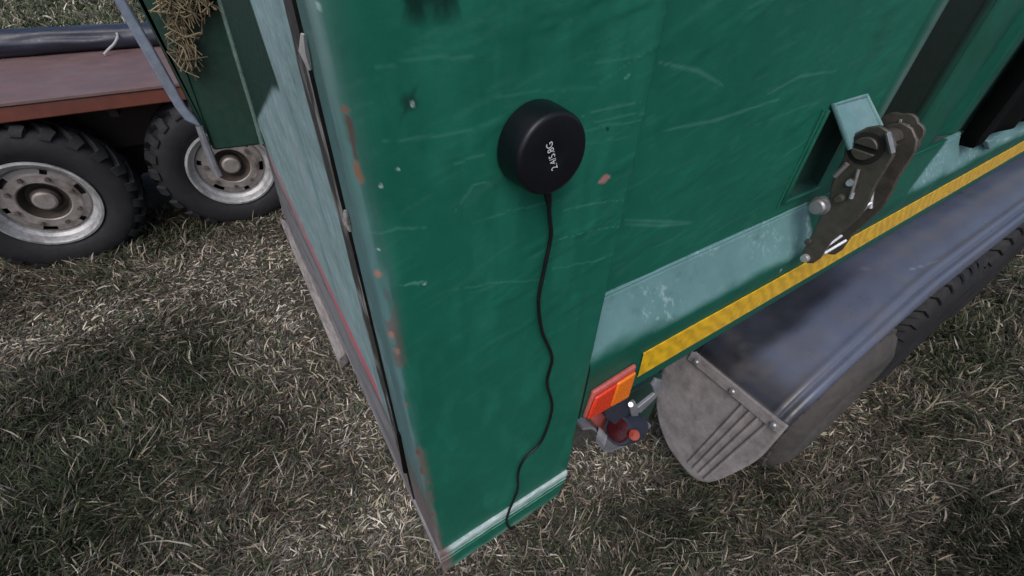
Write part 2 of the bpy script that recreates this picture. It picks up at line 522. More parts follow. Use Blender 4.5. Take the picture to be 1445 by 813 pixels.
M_BLADE = material('grass_blade', attr=True, rough=0.65, noise=0.2, nscale=200, bump=0, spec=0.25)
make_grass()

# ---------------------------------------------------------------- the green trailer
XC = 0.195                                   # rear face plane
XS = 1.19                                    # seam between corner panel and recessed side
trailer = empty('livestock_trailer', (XC, 0, GZ), 'green box trailer with teal trim whose near rear corner fills the view', 'trailer')


def crack_y(z):
    return 0.13 + 0.1 * (-z)


# corner panel: profile (x,y) from the seam return round the corner to the door gap
def corner_panel():
    RC = 0.035
    ztop, zbot = 1.3, -2.965
    nz_ = 620
    zz = np.linspace(zbot, ztop, nz_)
    xs = [(XS, 0.16), (XS, 0.01), (XS - 0.01, 0.0)]
    xs += [(x, 0.0) for x in np.linspace(XS - 0.02, XC + RC, 190)]
    for a in np.linspace(0.15, math.pi / 2, 8):
        xs.append((XC + RC - RC * math.sin(a), RC - RC * math.cos(a)))
    prof = np.array(xs)
    nback = 14
    P = np.zeros((len(prof) + nback, nz_, 3))
    P[:len(prof), :, 0] = prof[:, 0:1]; P[:len(prof), :, 1] = prof[:, 1:2]
    ycr = crack_y(zz) - 0.016
    for i in range(nback):
        t = (i + 1) / nback
        P[len(prof) + i, :, 0] = XC
        P[len(prof) + i, :, 1] = RC + (ycr - RC) * t
    P[:, :, 2] = zz[None]
    P[-1, :, 0] += 0.012
    X, Y, Z = P[..., 0], P[..., 1], P[..., 2]
    u = X - XC - Y * 1.0                     # distance round from the corner (negative on the rear face)
    # gentle dents of the sheet
    face = (Y < 0.001)
    P[..., 1] += np.where(face, 0.008 * (fbm(X * 2.2, Z * 1.6, 3, 3) - 0.5), 0)
    C = np.ones(P.shape) * GREEN
    big = fbm(X * 3, Z * 2, 41, 5)
    C *= (0.86 + 0.28 * big)[..., None]
    C = mix(C, GREEN * 1.7 + 0.01, 0.25 * smooth(0.5, 0.75, fbm(X * 9, Z * 3, 42, 5)))
    # fine brushed marks
    br = smooth(0.62, 0.8, fbm(X * 8 + Z * 3, Z * 60 - X * 20, 47, 3))
    C = mix(C, [0.10, 0.24, 0.20], 0.10 * br * smooth(-2.4, -0.6, Z))
    # rubbed corner
    edge = fbm(X * 30, Z * 2.5, 44, 5)
    up = smooth(-2.6, -0.2, Z)
    wcor = -0.004 + 0.012 * up + 0.080 * (edge - 0.47)
    C = mix(C, TEAL * 1.0, 0.95 * smooth(wcor + 0.009, wcor - 0.007, u))
    C = mix(C, TEAL * 0.55, 0.45 * smooth(wcor + 0.05, wcor, u))
    streak = fbm(Y * 60 + X * 60, Z * 1.5, 45, 4)
    C = mix(C, [0.33, 0.43, 0.45], 0.5 * smooth(0.55, 0.75, streak) * smooth(0.02, -0.01, u))
    # soft worn haze along the upper corner
    C = mix(C, [0.10, 0.20, 0.18], 0.35 * smooth(0.10, 0.0, u) * smooth(-1.3, -0.1, Z))
    # bare rusty steel low on the corner
    low = smooth(-1.9, -2.7, Z)
    C = mix(C, [0.20, 0.155, 0.16], 0.9 * low * smooth(0.035, -0.01, u + 0.05 * (edge - 0.5)))
    C = mix(C, RUST, 0.6 * low * smooth(0.52, 0.68, fbm(X * 40, Z * 9, 46, 4)) * smooth(0.07, 0.01, u))

    def pxl(pts):
        return [tuple(on(a, b, 1, 0)[[0, 2]]) for a, b in pts]

    def paint(pts, w, colr, k=1.0, rough=0.0):
        nonlocal C
        msk = stroke(X, Z, pxl(pts), w)
        if rough: msk = np.clip(msk * 2.0 - rough * fbm(X * 60, Z * 60, 61, 3) * 2, 0, 1)
        C = mix(C, colr, k * msk * (Y < 0.02))
    # ragged bare chips along the corner
    chip = smooth(0.60, 0.66, fbm(X * 26 + Y * 26, Z * 7, 48, 4)) * smooth(0.045, 0.005, np.abs(u - 0.012))
    C = mix(C, [0.15, 0.115, 0.105], 0.8 * chip)
    # rain streaks and hand grime
    C = mix(C, GREEN * 0.55 + 0.004, 0.35 * smooth(0.55, 0.75, fbm(X * 22, Z * 0.9, 49, 4)) * smooth(0.3, 0.7, fbm(X * 2, Z * 1.2, 50, 3)))
    # rust chips
    paint([(487, 152), (490, 165), (494, 178), (499, 205), (503, 228)], 0.011, [0.10, 0.072, 0.062], 1, 0.7)
    paint([(502, 228), (506, 243), (513, 262)], 0.009, [0.24, 0.13, 0.09], 1, 0.6); paint([(487, 152), (489, 160)], 0.012, [0.20, 0.12, 0.09], 1, 0.6)
    for (a, b, w, cc) in ((534, 388, 0.011, [0.36, 0.21, 0.17]), (553, 475, 0.010, [0.34, 0.20, 0.16]), (561, 497, 0.010, [0.30, 0.17, 0.13]), (573, 575, 0.009, [0.24, 0.15, 0.12]), (577, 600, 0.009, [0.24, 0.15, 0.12]),
                          (590, 640, 0.010, RUST), (595, 668, 0.012, RUST), (604, 712, 0.011, RUST)):
        paint([(a, b - 4), (a + 1, b + 5)], w, cc, 1, 0.4)
    paint([(846, 257), (853, 253), (860, 250)], 0.020, [0.40, 0.20, 0.19], 1, 0.6)
    paint([(856, 181), (859, 184)], 0.007, [0.01, 0.04, 0.03])
    # pin holes with an oily halo
    paint([(574, 143), (581, 147)], 0.045, [0.008, 0.04, 0.03], 0.8)
    for a, b in ((581, 147), (448, 10), (561, 238), (536, 262), (598, 400), (533, 352)):
        paint([(a, b), (a + 2, b + 1)], 0.008, [0.45, 0.58, 0.55], 0.9)
    for a, b, w in ((586, -1, 0.036), (580, -10, 0.05), (622, -3, 0.042), (636, -8, 0.046), (600, -18, 0.06)):
        paint([(a - 5, b), (a, b + 3), (a + 6, b - 2)], w, [0.004, 0.030, 0.021], 0.8)
    # scrapes and creases
    marks = [[(838, 123), (880, 95), (925, 66)], [(838, 88), (880, 83), (918, 76)], [(820, 165), (870, 150), (905, 143)], [(800, 192), (850, 178), (905, 170)],
             [(880, 112), (890, 104)], [(640, 300), (668, 262), (700, 255)], [(640, 325), (720, 297), (790, 283)], [(790, 300), (830, 288), (880, 282)],
             [(780, 340), (840, 325), (890, 318)], [(560, 405), (590, 399), (602, 398)], [(780, 380), (830, 370), (860, 362)], [(700, 138), (760, 128), (800, 130)],
             [(838, 172), (872, 165), (915, 158)], [(520, 332), (560, 322), (600, 321)], [(640, 410), (700, 398), (770, 396)], [(640, 232), (668, 222), (690, 218)],
             [(530, 95), (600, 82), (680, 80)], [(540, 200), (620, 192), (690, 175)], [(810, 205), (850, 200), (900, 190)]]
    for i, mk in enumerate(marks):
        # little sideways wander
        pts = []
        for j in range(len(mk) - 1):
            for t in np.linspace(0, 1, 7):
                pts.append((mk[j][0] * (1 - t) + mk[j + 1][0] * t, mk[j][1] * (1 - t) + mk[j + 1][1] * t + random.uniform(-1.2, 1.2)))
        paint(pts, random.uniform(0.003, 0.007), [0.10, 0.30, 0.23], random.uniform(0.12, 0.36) if i not in (4, 9) else 0.7, 0.7)
    for i in range(10):
        a, b = random.uniform(540, 900), random.uniform(40, 640)
        ln = random.uniform(15, 70); sl = random.uniform(-0.35, 0.0)
        paint([(a, b), (a + ln * .5, b + sl * ln * .5 + random.uniform(-2, 2)), (a + ln, b + sl * ln)], random.uniform(0.004, 0.008), [0.06, 0.22, 0.17], random.uniform(0.10, 0.25), 0.6)
    # creased relief where the scrapes are
    P[..., 1] += np.where(face, -0.0035 * smooth(0.52, 0.8, fbm(X * 4 + Z * 2.5, Z * 14 - X * 3.5, 52, 3)) * smooth(-2.0, -0.9, Z) * smooth(XC + .15, XC + .5, X), 0)
    grid_obj('corner_panel', P, C, M_PAINT, trailer, smooth_angle=60)


corner_panel()

# bare metal bottom trim of the corner panel
def bottom_trim():
    prof = [(0.02, -2.932), (-0.006, -2.935), (-0.012, -2.945), (-0.013, -2.965), (-0.013, -2.985), (-0.006, -2.992), (-0.005, -3.015), (-0.010, -3.022), (-0.011, -3.034), (-0.006, -3.042), (-0.005, -3.075), (-0.009, -3.082), (-0.006, -3.095), (-0.004, -3.15), (-0.003, -3.20), (-0.004, -3.23), (-0.003, -3.27), (0.004, -3.292), (0.05, -3.30)]
    xs = np.linspace(XC - 0.004, XS - 0.015, 150)
    P = np.zeros((len(prof), 150, 3)); C = np.zeros((len(prof), 150, 3))
    W_ = [0.50, 0.62, 0.62]; Gt = GREEN * 1.05; Lg = [0.16, 0.36, 0.28]
    cols = [W_, W_, [0.56, 0.66, 0.67], [0.42, 0.54, 0.52], [0.52, 0.63, 0.63], [0.10, 0.24, 0.19], Gt, [0.30, 0.46, 0.40], [0.36, 0.52, 0.46], Gt, Gt, Lg, Gt, Gt, Gt, [0.06, 0.2, 0.14], Lg, [0.24, 0.44, 0.34], [0.12, 0.26, 0.2]]
    for i, (y, z) in enumerate(prof):
        P[i, :, 0] = xs; P[i, :, 1] = y + 0.003 * (fbm(xs * 6, i, 71) - .5); P[i, :, 2] = np.maximum(z, -3.30 + 0.22 * smooth(XS - 0.09, XS, xs)) + 0.0 * (xs - XC) + 0.006 * (fbm(xs * 4, 0, 72) - .5)
        nse = fbm(xs * 30, i * 3.1, 73, 4)
        C[i] = np.array(cols[i]) * (0.75 + 0.5 * nse)[:, None]
        C[i] = mix(C[i], GREEN, 0.75 * smooth(0.50, 0.68, fbm(xs * 9, i * 0.9, 74, 5)) * (0.35 if i < 5 else 1.0))
        C[i] = mix(C[i], np.array([0.2, 0.15, 0.14]), smooth(0.10, 0.02, xs - XC))
    o = grid_obj('bottom_trim', P, C, M_REAR, trailer, smooth_angle=30)
    md = o.modifiers.new('thick', 'SOLIDIFY'); md.thickness = 0.003; md.offset = 0


bottom_trim()

# recessed side sheet with a pocket behind the ratchet
YS = 0.16
PK = (2.93, 3.34, -1.36, -0.80)              # pocket x0 x1 z0 z1


def side_sheet():
    xs = np.unique(np.concatenate([np.linspace(XS - 0.05, 3.60, 300), [PK[0], PK[1]]]))
    zs = np.unique(np.concatenate([np.linspace(-1.50, 1.3, 320), [PK[2], PK[3]]]))
    X, Z = np.meshgrid(xs, zs, indexing='ij')
    P = np.stack([X, np.full(X.shape, YS) + (0.014 * (fbm(X * 1.4, Z * 1.8, 81, 3) - .5) - 0.0035 * smooth(0.5, 0.8, fbm(X * 3 + Z * 1.5, Z * 9 - X * 3, 86, 3))) * smooth(1.2, 1.6, X), Z], -1)
    cx_ = (X[:-1, :-1] + X[1:, 1:]) / 2; cz_ = (Z[:-1, :-1] + Z[1:, 1:]) / 2
    keep = ~((cx_ > PK[0]) & (cx_ < PK[1]) & (cz_ > PK[2]) & (cz_ < PK[3]))
    C = np.ones(P.shape) * GREEN
    C *= (0.86 + 0.28 * fbm(X * 2, Z * 2, 82, 5))[..., None]
    br = smooth(0.60, 0.8, fbm(X * 7 + Z * 3, Z * 45 - X * 10, 83, 3))
    C = mix(C, [0.10, 0.24, 0.20], 0.10 * br)
    for i in range(16):
        a, b = random.uniform(1.3, 3.6), random.uniform(-1.4, 0.6)
        ln = random.uniform(0.15, 0.7); sl = random.uniform(0.0, 0.35)
        pts = [(a, b), (a + ln * .5, b + sl * ln * .5 + random.uniform(-.02, .02)), (a + ln, b + sl * ln)]
        C = mix(C, [0.09, 0.26, 0.20], random.uniform(0.08, 0.3) * stroke(X, Z, pts, random.uniform(0.006, 0.012)))
    for pts in ([(880, 310), (930, 312), (978, 314)], [(880, 316), (930, 318), (975, 316)], [(930, 88), (985, 100), (1020, 120)], [(930, 185), (1010, 170), (1100, 140)], [(1080, 135), (1130, 108), (1180, 100)]):
        q = [tuple(on(a, b, 1, YS)[[0, 2]]) for a, b in pts]
        C = mix(C, [0.10, 0.28, 0.22], 0.4 * stroke(X, Z, q, 0.009))
    C = mix(C, DKGREEN * 1.4, 0.55 * smooth(2.2, 3.7, X) * smooth(0.4, 0.6, fbm(X * 2, Z * 1.2, 85, 4)))
    grid_obj('side_sheet', P, C, M_PAINT, trailer, keep=keep)


side_sheet()
mb = MB()                                   # pocket interior
x0, x1, z0, z1 = PK
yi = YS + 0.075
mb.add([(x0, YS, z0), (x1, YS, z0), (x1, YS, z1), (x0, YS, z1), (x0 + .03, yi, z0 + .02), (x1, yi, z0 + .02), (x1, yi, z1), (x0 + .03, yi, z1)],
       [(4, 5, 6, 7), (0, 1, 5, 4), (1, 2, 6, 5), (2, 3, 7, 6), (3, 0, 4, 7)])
mb.build('pocket', material('shaded_pocket_green', (0.007, 0.042, 0.031), rough=0.6), trailer, label='dark rectangular pocket behind the ratchet')  # green darkened to stand in for the shade inside the pocket
mb = MB()                                   # weld bead round the pocket
mb.tube([(x0 - .015, YS - .004, z1 + .02), (x0 - .02, YS - .006, (z0 + z1) / 2), (x0 - .02, YS - .006, z0 - .015), (x0 + .3, YS - .006, z0 - .02), (x1, YS - .004, z0 - .02)], 0.016, n=8)
mb.tube([(x0 - .06, YS - .002, z1 + .03), (x0 - .065, YS - .002, z0 - .03)], 0.010, n=6)
mb.build('weld_bead', material('green_weld', tuple(GREEN * 0.9), rough=0.5), trailer, smooth_angle=50)

# ribbed pressings beyond the flat sheet
def ribs():
    prof = [(3.60, YS), (3.68, 0.140), (3.71, 0.132), (3.725, 0.14), (3.73, 0.24), (4.70, 0.24), (4.85, 0.21), (5.0, 0.19), (5.3, 0.17), (5.55, 0.20), (5.75, 0.27), (5.95, 0.20), (6.3, 0.15), (6.9, 0.15), (7.4, 0.34), (8.2, 0.34), (8.7, 0.16), (10, 0.16), (10.4, .34), (11.4, .34), (11.8, .16), (14, .16), (18, .16)]
    # resample smoothly
    pr = np.array(prof)
    t = np.concatenate([[0], np.cumsum(np.hypot(*np.diff(pr, axis=0).T))])
    tt = np.unique(np.concatenate([t, np.linspace(0, t[-1], 500)]))
    xs = np.interp(tt, t, pr[:, 0]); ys = np.interp(tt, t, pr[:, 1])
    k = np.ones(9) / 9
    soft = xs > 4.2
    ys2 = np.convolve(np.pad(ys, 4, mode='edge'), k, 'valid')
    ys = np.where(soft, ys2, ys)
    zs = np.linspace(-1.50, 1.8, 90)
    P = np.zeros((len(xs), len(zs), 3))
    P[..., 0] = xs[:, None]; P[..., 1] = ys[:, None]; P[..., 2] = zs[None]
    X, Y, Z = P[..., 0], P[..., 1], P[..., 2]
    C = np.ones(P.shape) * (GREEN * 0.55 + DKGREEN * 0.5)
    C = mix(C, DKGREEN * 0.25, smooth(3.72, 3.74, X) * smooth(4.95, 4.70, X))  # shallow recess painted darker, standing for a deep one's shade
    C = mix(C, [0.10, 0.17, 0.155], smooth(0.150, 0.138, Y) * (X < 3.73) * (0.5 + 0.5 * fbm(X, Z * 8, 91)))
    C = mix(C, [0.09, 0.15, 0.15], 0.7 * smooth(5.9, 6.2, X))
    C *= (0.85 + 0.3 * fbm(X * 3, Z * 3, 92, 4))[..., None]
    grid_obj('ribbed_sheet', P, C, M_PAINT, trailer, smooth_angle=50)


ribs()


# lower rail: teal sloping ledge rolled over into a green face
def lower_rail():
    prof = [(YS + .02, -1.478), (YS - .006, -1.478), (YS - .014, -1.488), (YS - .012, -1.500), (YS - .022, -1.504), (0.13, -1.530), (0.11, -1.58), (0.085, -1.635), (0.06, -1.69), (0.035, -1.745), (0.02, -1.775), (0.009, -1.80), (0.003, -1.825), (0.0, -1.86), (0, -2.0), (0, -2.15), (0, -2.29), (0.004, -2.315), (0.018, -2.33), (0.5, -2.33)]
    pr = np.array(prof)
    t = np.concatenate([[0], np.cumsum(np.hypot(*np.diff(pr, axis=0).T))])
    tt = np.unique(np.concatenate([t, np.linspace(0, 0.95, 60)]))
    ys = np.interp(tt, t, pr[:, 0]); zs = np.interp(tt, t, pr[:, 1])
    xs = np.concatenate([np.linspace(XS + 0.004, 4.5, 330), np.linspace(4.51, 7.0, 280), np.linspace(7.1, 18, 60)])
    P = np.zeros((len(xs), len(ys), 3))
    P[..., 0] = xs[:, None]; P[..., 1] = ys[None]; P[..., 2] = zs[None]
    X, Y, Z = P[..., 0], P[..., 1], P[..., 2]
    P[..., 1] += 0.006 * (fbm(X * 2, Z * 3, 101, 3) - .5)
    C = np.ones(P.shape) * (GREEN * 0.75)
    C *= (0.8 + 0.4 * fbm(X * 4, Z * 6, 102, 4))[..., None]
    nz_ = fbm(X * 3, Z * 9, 103, 5)
    k = smooth(-1.835, -1.74, Z + 0.10 * (nz_ - .5))
    tealc = np.ones(P.shape) * TEAL
    tealc *= (0.85 + 0.3 * fbm(X * 5, Z * 5, 104, 5))[..., None]
    speck = smooth(0.62, 0.74, fbm(X * 42, Z * 55, 105, 3)) * smooth(0.40, 0.62, fbm(X * 2.2, Z * 3, 106, 3))
    tealc = mix(tealc, [0.40, 0.55, 0.56], 0.6 * speck)
    tealc = mix(tealc, [0.09, 0.20, 0.20], 0.5 * smooth(0.66, 0.78, fbm(X * 14, Z * 18, 107, 4)))
    C = C * (1 - k[..., None]) + tealc * k[..., None]
    # the post foot that crosses the ledge is green again
    foot = smooth(3.30, 3.36, X + 0.35 * (Z + 1.6)) * smooth(0.05, -0.05, X - 4.880 - 2.468 * (Z - (-1.819)))
    C = mix(C, GREEN * 0.62, foot)
    for a, b in ((966, 363), (1128, 410), (1090, 377), (960, 381), (1008, 352)):
        q = on(a, b, 1, 0.06)
        C = mix(C, [0.6, 0.68, 0.68], stroke(X, Z, [(q[0], q[2]), (q[0] + .01, q[2] + .01)], 0.012))
    grid_obj('lower_rail', P, C, M_PAINT, trailer, smooth_angle=45)
    m2 = MB()
    m2.add([(XS + .004, 0.001, -1.83), (XS + .004, 0.001, -2.32), (XS + .004, .3, -2.33), (XS + .004, .16, -1.5)], [(0, 1, 2, 3)])
    m2.build('rail_end', M_DKGREEN, trailer)


lower_rail()

# reflective tape
tb = MB()
xs = np.linspace(1.628, 18, 160)
vs = []; fs = []
for i, x in enumerate(xs):
    for (y, z) in ((-0.003, -1.958), (-0.009, -1.960), (-0.009, -2.196), (-0.003, -2.198)):
        vs.append((x + (0 if z > -2.1 else 0.02), y + 0.003 * (fbm(np.array([x * 2.]), np.array([z * 3]), 2)[0] - .5), z))
for i in range(len(xs) - 1):
    for j in range(3): fs.append((i * 4 + j, i * 4 + j + 1, i * 4 + 5 + j, i * 4 + 4 + j))
tb.add(vs, fs)
tb.build('reflective_tape', M_TAPE, trailer, smooth_angle=40, label='yellow reflective tape along the lower rail')

# red and amber reflector at the seam
rf = MB(); rf.prism([(1.205, 0.0, -2.285), (1.235, 0.0, -2.045), (1.57, 0, -2.01), (1.575, 0, -2.31)], (0, -0.03, 0))
refl = rf.build('reflector', M_PINKED, trailer, bevel=0.012, label='red and amber block reflector beside the seam')
r2 = MB(); r2.prism([(1.215, -0.03, -2.275), (1.243, -0.03, -2.075), (1.405, -0.03, -2.06), (1.40, -0.03, -2.29)], (0, -0.022, 0))
r2.build('red_lens', M_RED, refl, bevel=0.012)
r3 = MB(); r3.prism([(1.403, -0.03, -2.29), (1.408, -0.03, -2.06), (1.555, -0.03, -2.045), (1.562, -0.03, -2.30)], (0, -0.022, 0))
r3.build('amber_lens', M_AMBER, refl, bevel=0.012)

# marker lamp hanging under the rail
YL = 0.03
def L_(u, v, y=YL): return on(u, v, 1, y)
lb = MB()
lb.prism([L_(852, 575), L_(866, 566), L_(886, 559), L_(889, 590), L_(872, 604), L_(857, 592)], (0, 0.10, 0))
lamp = lb.build('marker_lamp', M_LAMPB, trailer, bevel=0.012, label='marker lamp with dark red lens hanging under the rail')
c1, c2 = L_(872, 607, 0.0), L_(899, 600, 0.03)
ax_ = (c2 - c1)
lb = MB(); lb.tube([c1, c1 + ax_ * .12, c1 + ax_ * .75, c1 + ax_ * .95, c1 + ax_ * 1.0], [0.108, 0.118, 0.116, 0.10, 0.04], n=24)
lb.build('lamp_head', M_LAMPB, lamp, smooth_angle=40)
lb = MB(); lb.tube([c1 - ax_ * .07, c1 - ax_ * .05, c1 - ax_ * .0], [0.02, 0.075, 0.090], n=24)
lb.build('lens', M_LENS, lamp, smooth_angle=40, label='dark red round lens')
lb = MB(); lb.tube([L_(894, 614, -0.06), L_(895, 614, -0.112), L_(896, 614, -0.118)], [0.040, 0.038, 0.012], n=18)
lb.build('side_lens', material('dull_red_lens', (0.34, 0.045, 0.025), rough=0.45), lamp, smooth_angle=40, label='small red side lens')
lb = MB()
lb.prism([L_(889, 572, .02), L_(897, 567, .02), L_(902, 578, .02), L_(900, 595, .02), L_(892, 592, .02)], (0, .03, 0))
lb.prism([L_(899, 577, .02), L_(925, 556, .02), L_(921, 545, .02), L_(927, 536, .02), L_(937, 538, .02), L_(934, 548, .02), L_(926, 562, .02), L_(903, 584, .02)], (0, .03, 0))
lb.build('lamp_bracket', M_GALV, lamp, bevel=0.006, label='grey steel hanger bracket')
def bez(pts, n=8):
    out = []
    P_ = [np.asarray(p, float) for p in pts]
    P_ = [2 * P_[0] - P_[1]] + P_ + [2 * P_[-1] - P_[-2]]
    for i in range(1, len(P_) - 2):
        for k in range(n):
            t = k / n
            a, b, c, d = P_[i - 1:i + 3]
            out.append(0.5 * ((2 * b) + (-a + c) * t + (2 * a - 5 * b + 4 * c - d) * t * t + (-a + 3 * b - 3 * c + d) * t ** 3))
    out.append(P_[-2]); return out
lb = MB()
path = bez([L_(822, 607, .1), L_(838, 607, .08), L_(848, 622, .05), L_(856, 618, .0), L_(853, 638, -.06), L_(872, 634, -.07), L_(898, 622, -.05), L_(918, 603, .02)], 6)
vs = []; fs = []
for i, p in enumerate(path):
    vs += [p + np.array([0, -.0, .03]), p + np.array([0, .09, .03]), p + np.array([0, .09, -.0]), p + np.array([0, 0, -.0])]
for i in range(len(path) - 1):
    for j in range(4): fs.append((i * 4 + j, i * 4 + (j + 1) % 4, i * 4 + 4 + (j + 1) % 4, i * 4 + 4 + j))
fs += [(0, 1, 2, 3), tuple(len(path) * 4 - 4 + j for j in range(4))]
lb.add(vs, fs); lb.build('lamp_guard', M_GALV, lamp, smooth_angle=40, label='bent light steel guard strip under the lamp')
lb = MB(); lb.prism([L_(824, 580, .14), L_(856, 578, .14), L_(860, 600, .14), L_(850, 612, .14), L_(840, 600, .14)], (0, .03, 0))
lb.build('lamp_backing', M_PINKED, lamp, bevel=0.006, label='faded red backing behind the lamp')
lb = MB(); lb.tube([L_(890, 571, .02), L_(890, 571, -0.01)], 0.018, n=8); lb.build('bolt', M_BRIGHT, lamp)
# dark green hanger plate behind the lamp
lb = MB(); lb.prism([L_(880, 560, .2), L_(935, 530, .2), L_(925, 570, .2), L_(905, 612, .2), L_(885, 600, .2)], (0, .05, 0))
lb.build('hanger_plate', M_DKGREEN, trailer, bevel=0.006)

# ---------------------------------------------------------------- wheels and mudguard of the green trailer
def add_tyre(mb, c, R_, r_, w, n=72, lugs=0, lug_h=0.05, axis='y', bulge=1.0, side=True):
    """torus-like tyre about the y axis; c centre of the outer (-y) side plane shifted to mid width"""
    hw = w / 2
    prof = []
    sec = [(r_, -0.80), (r_ + 0.03 * R_, -0.90), (r_ + 0.22 * (R_ - r_), -1.0), (r_ + 0.5 * (R_ - r_), -1.06 * bulge), (r_ + 0.75 * (R_ - r_), -1.0), (r_ + 0.90 * (R_ - r_), -0.90), (R_ * 0.985, -0.72), (R_, -0.4), (R_, 0.4), (R_ * 0.985, 0.72), (r_ + 0.90 * (R_ - r_), 0.90), (r_ + 0.5 * (R_ - r_), 1.05), (r_ + 0.2 * (R_ - r_), 1.0), (r_, 0.8)]
    mb.lathe([(r, h * hw) for r, h in sec], c, 'y', n, closed=True)
    for k in range(lugs):
        for sgn in (-1, 1):
            a = 2 * math.pi * (k + (0.5 if sgn > 0 else 0)) / lugs
            da = 2 * math.pi / lugs * 0.28
            sweep = 2 * math.pi / lugs * 0.9
            rows = []
            for (rr, hh, off) in ((r_ + 0.84 * (R_ - r_), -0.97, 0.15), (r_ + 0.93 * (R_ - r_), -0.93, 0.1), (R_ + lug_h * 0.6, -0.80, 0.0), (R_ + lug_h, -0.45, 0.35), (R_ + lug_h, 0.05, 0.9)):
                a0 = a + sweep * off
                row = []
                if not side: hh = max(hh, -0.74)
                for (aa, dr) in ((a0 - da, -0.6 * lug_h - 0.01), (a0 - da * .8, lug_h * .5), (a0 + da * .8, lug_h * .5), (a0 + da, -0.6 * lug_h - 0.01)):
                    hsh = hh * hw * sgn * (-1 if sgn > 0 else -1)
                    hsh = hh * hw if sgn < 0 else -hh * hw
                    if rr < R_: hsh += (-lug_h * .5 if sgn < 0 else lug_h * .5) * (1 if dr > 0 else -0.5)
                    row.append(np.asarray(c) + np.array([(rr + (dr if rr >= R_ * .97 else 0)) * math.cos(aa), hsh, (rr + (dr if rr >= R_ * .97 else 0)) * math.sin(aa)]))
                rows.append(row)
            vs = [p for row in rows for p in row]; fs = []
            for i in range(len(rows) - 1):
                for j in range(3): fs.append((i * 4 + j, i * 4 + j + 1, i * 4 + 5 + j, i * 4 + 4 + j))
            fs += [(0, 1, 2, 3), tuple(len(rows) * 4 - 4 + j for j in range(4))]
            mb.add(vs, fs)


def own_wheel(cx_, big):
    R1, W1 = 1.0 if not big else 1.06, 0.62
    c = np.array([cx_, -0.645 + W1 / 2, GZ + R1])
    wb = MB(); add_tyre(wb, c, R1, 0.58, W1, lugs=34, lug_h=0.022, bulge=1.10, side=big)
    w = wb.build('wheel', M_TYRE if big else M_TYRE2, trailer, smooth_angle=50, label='dusty tyre under the mudguard')
    rb = MB(); rb.lathe([(0.585, -0.25), (0.57, -0.27), (0.55, -0.22), (0.55, -0.1), (0.3, -0.08), (0.0, -0.08)], c, 'y', 36)
    rb.build('rim', M_RIM, w, smooth_angle=40)


own_wheel(4.58, False)
own_wheel(6.75, True)
own_wheel(9.1, True)


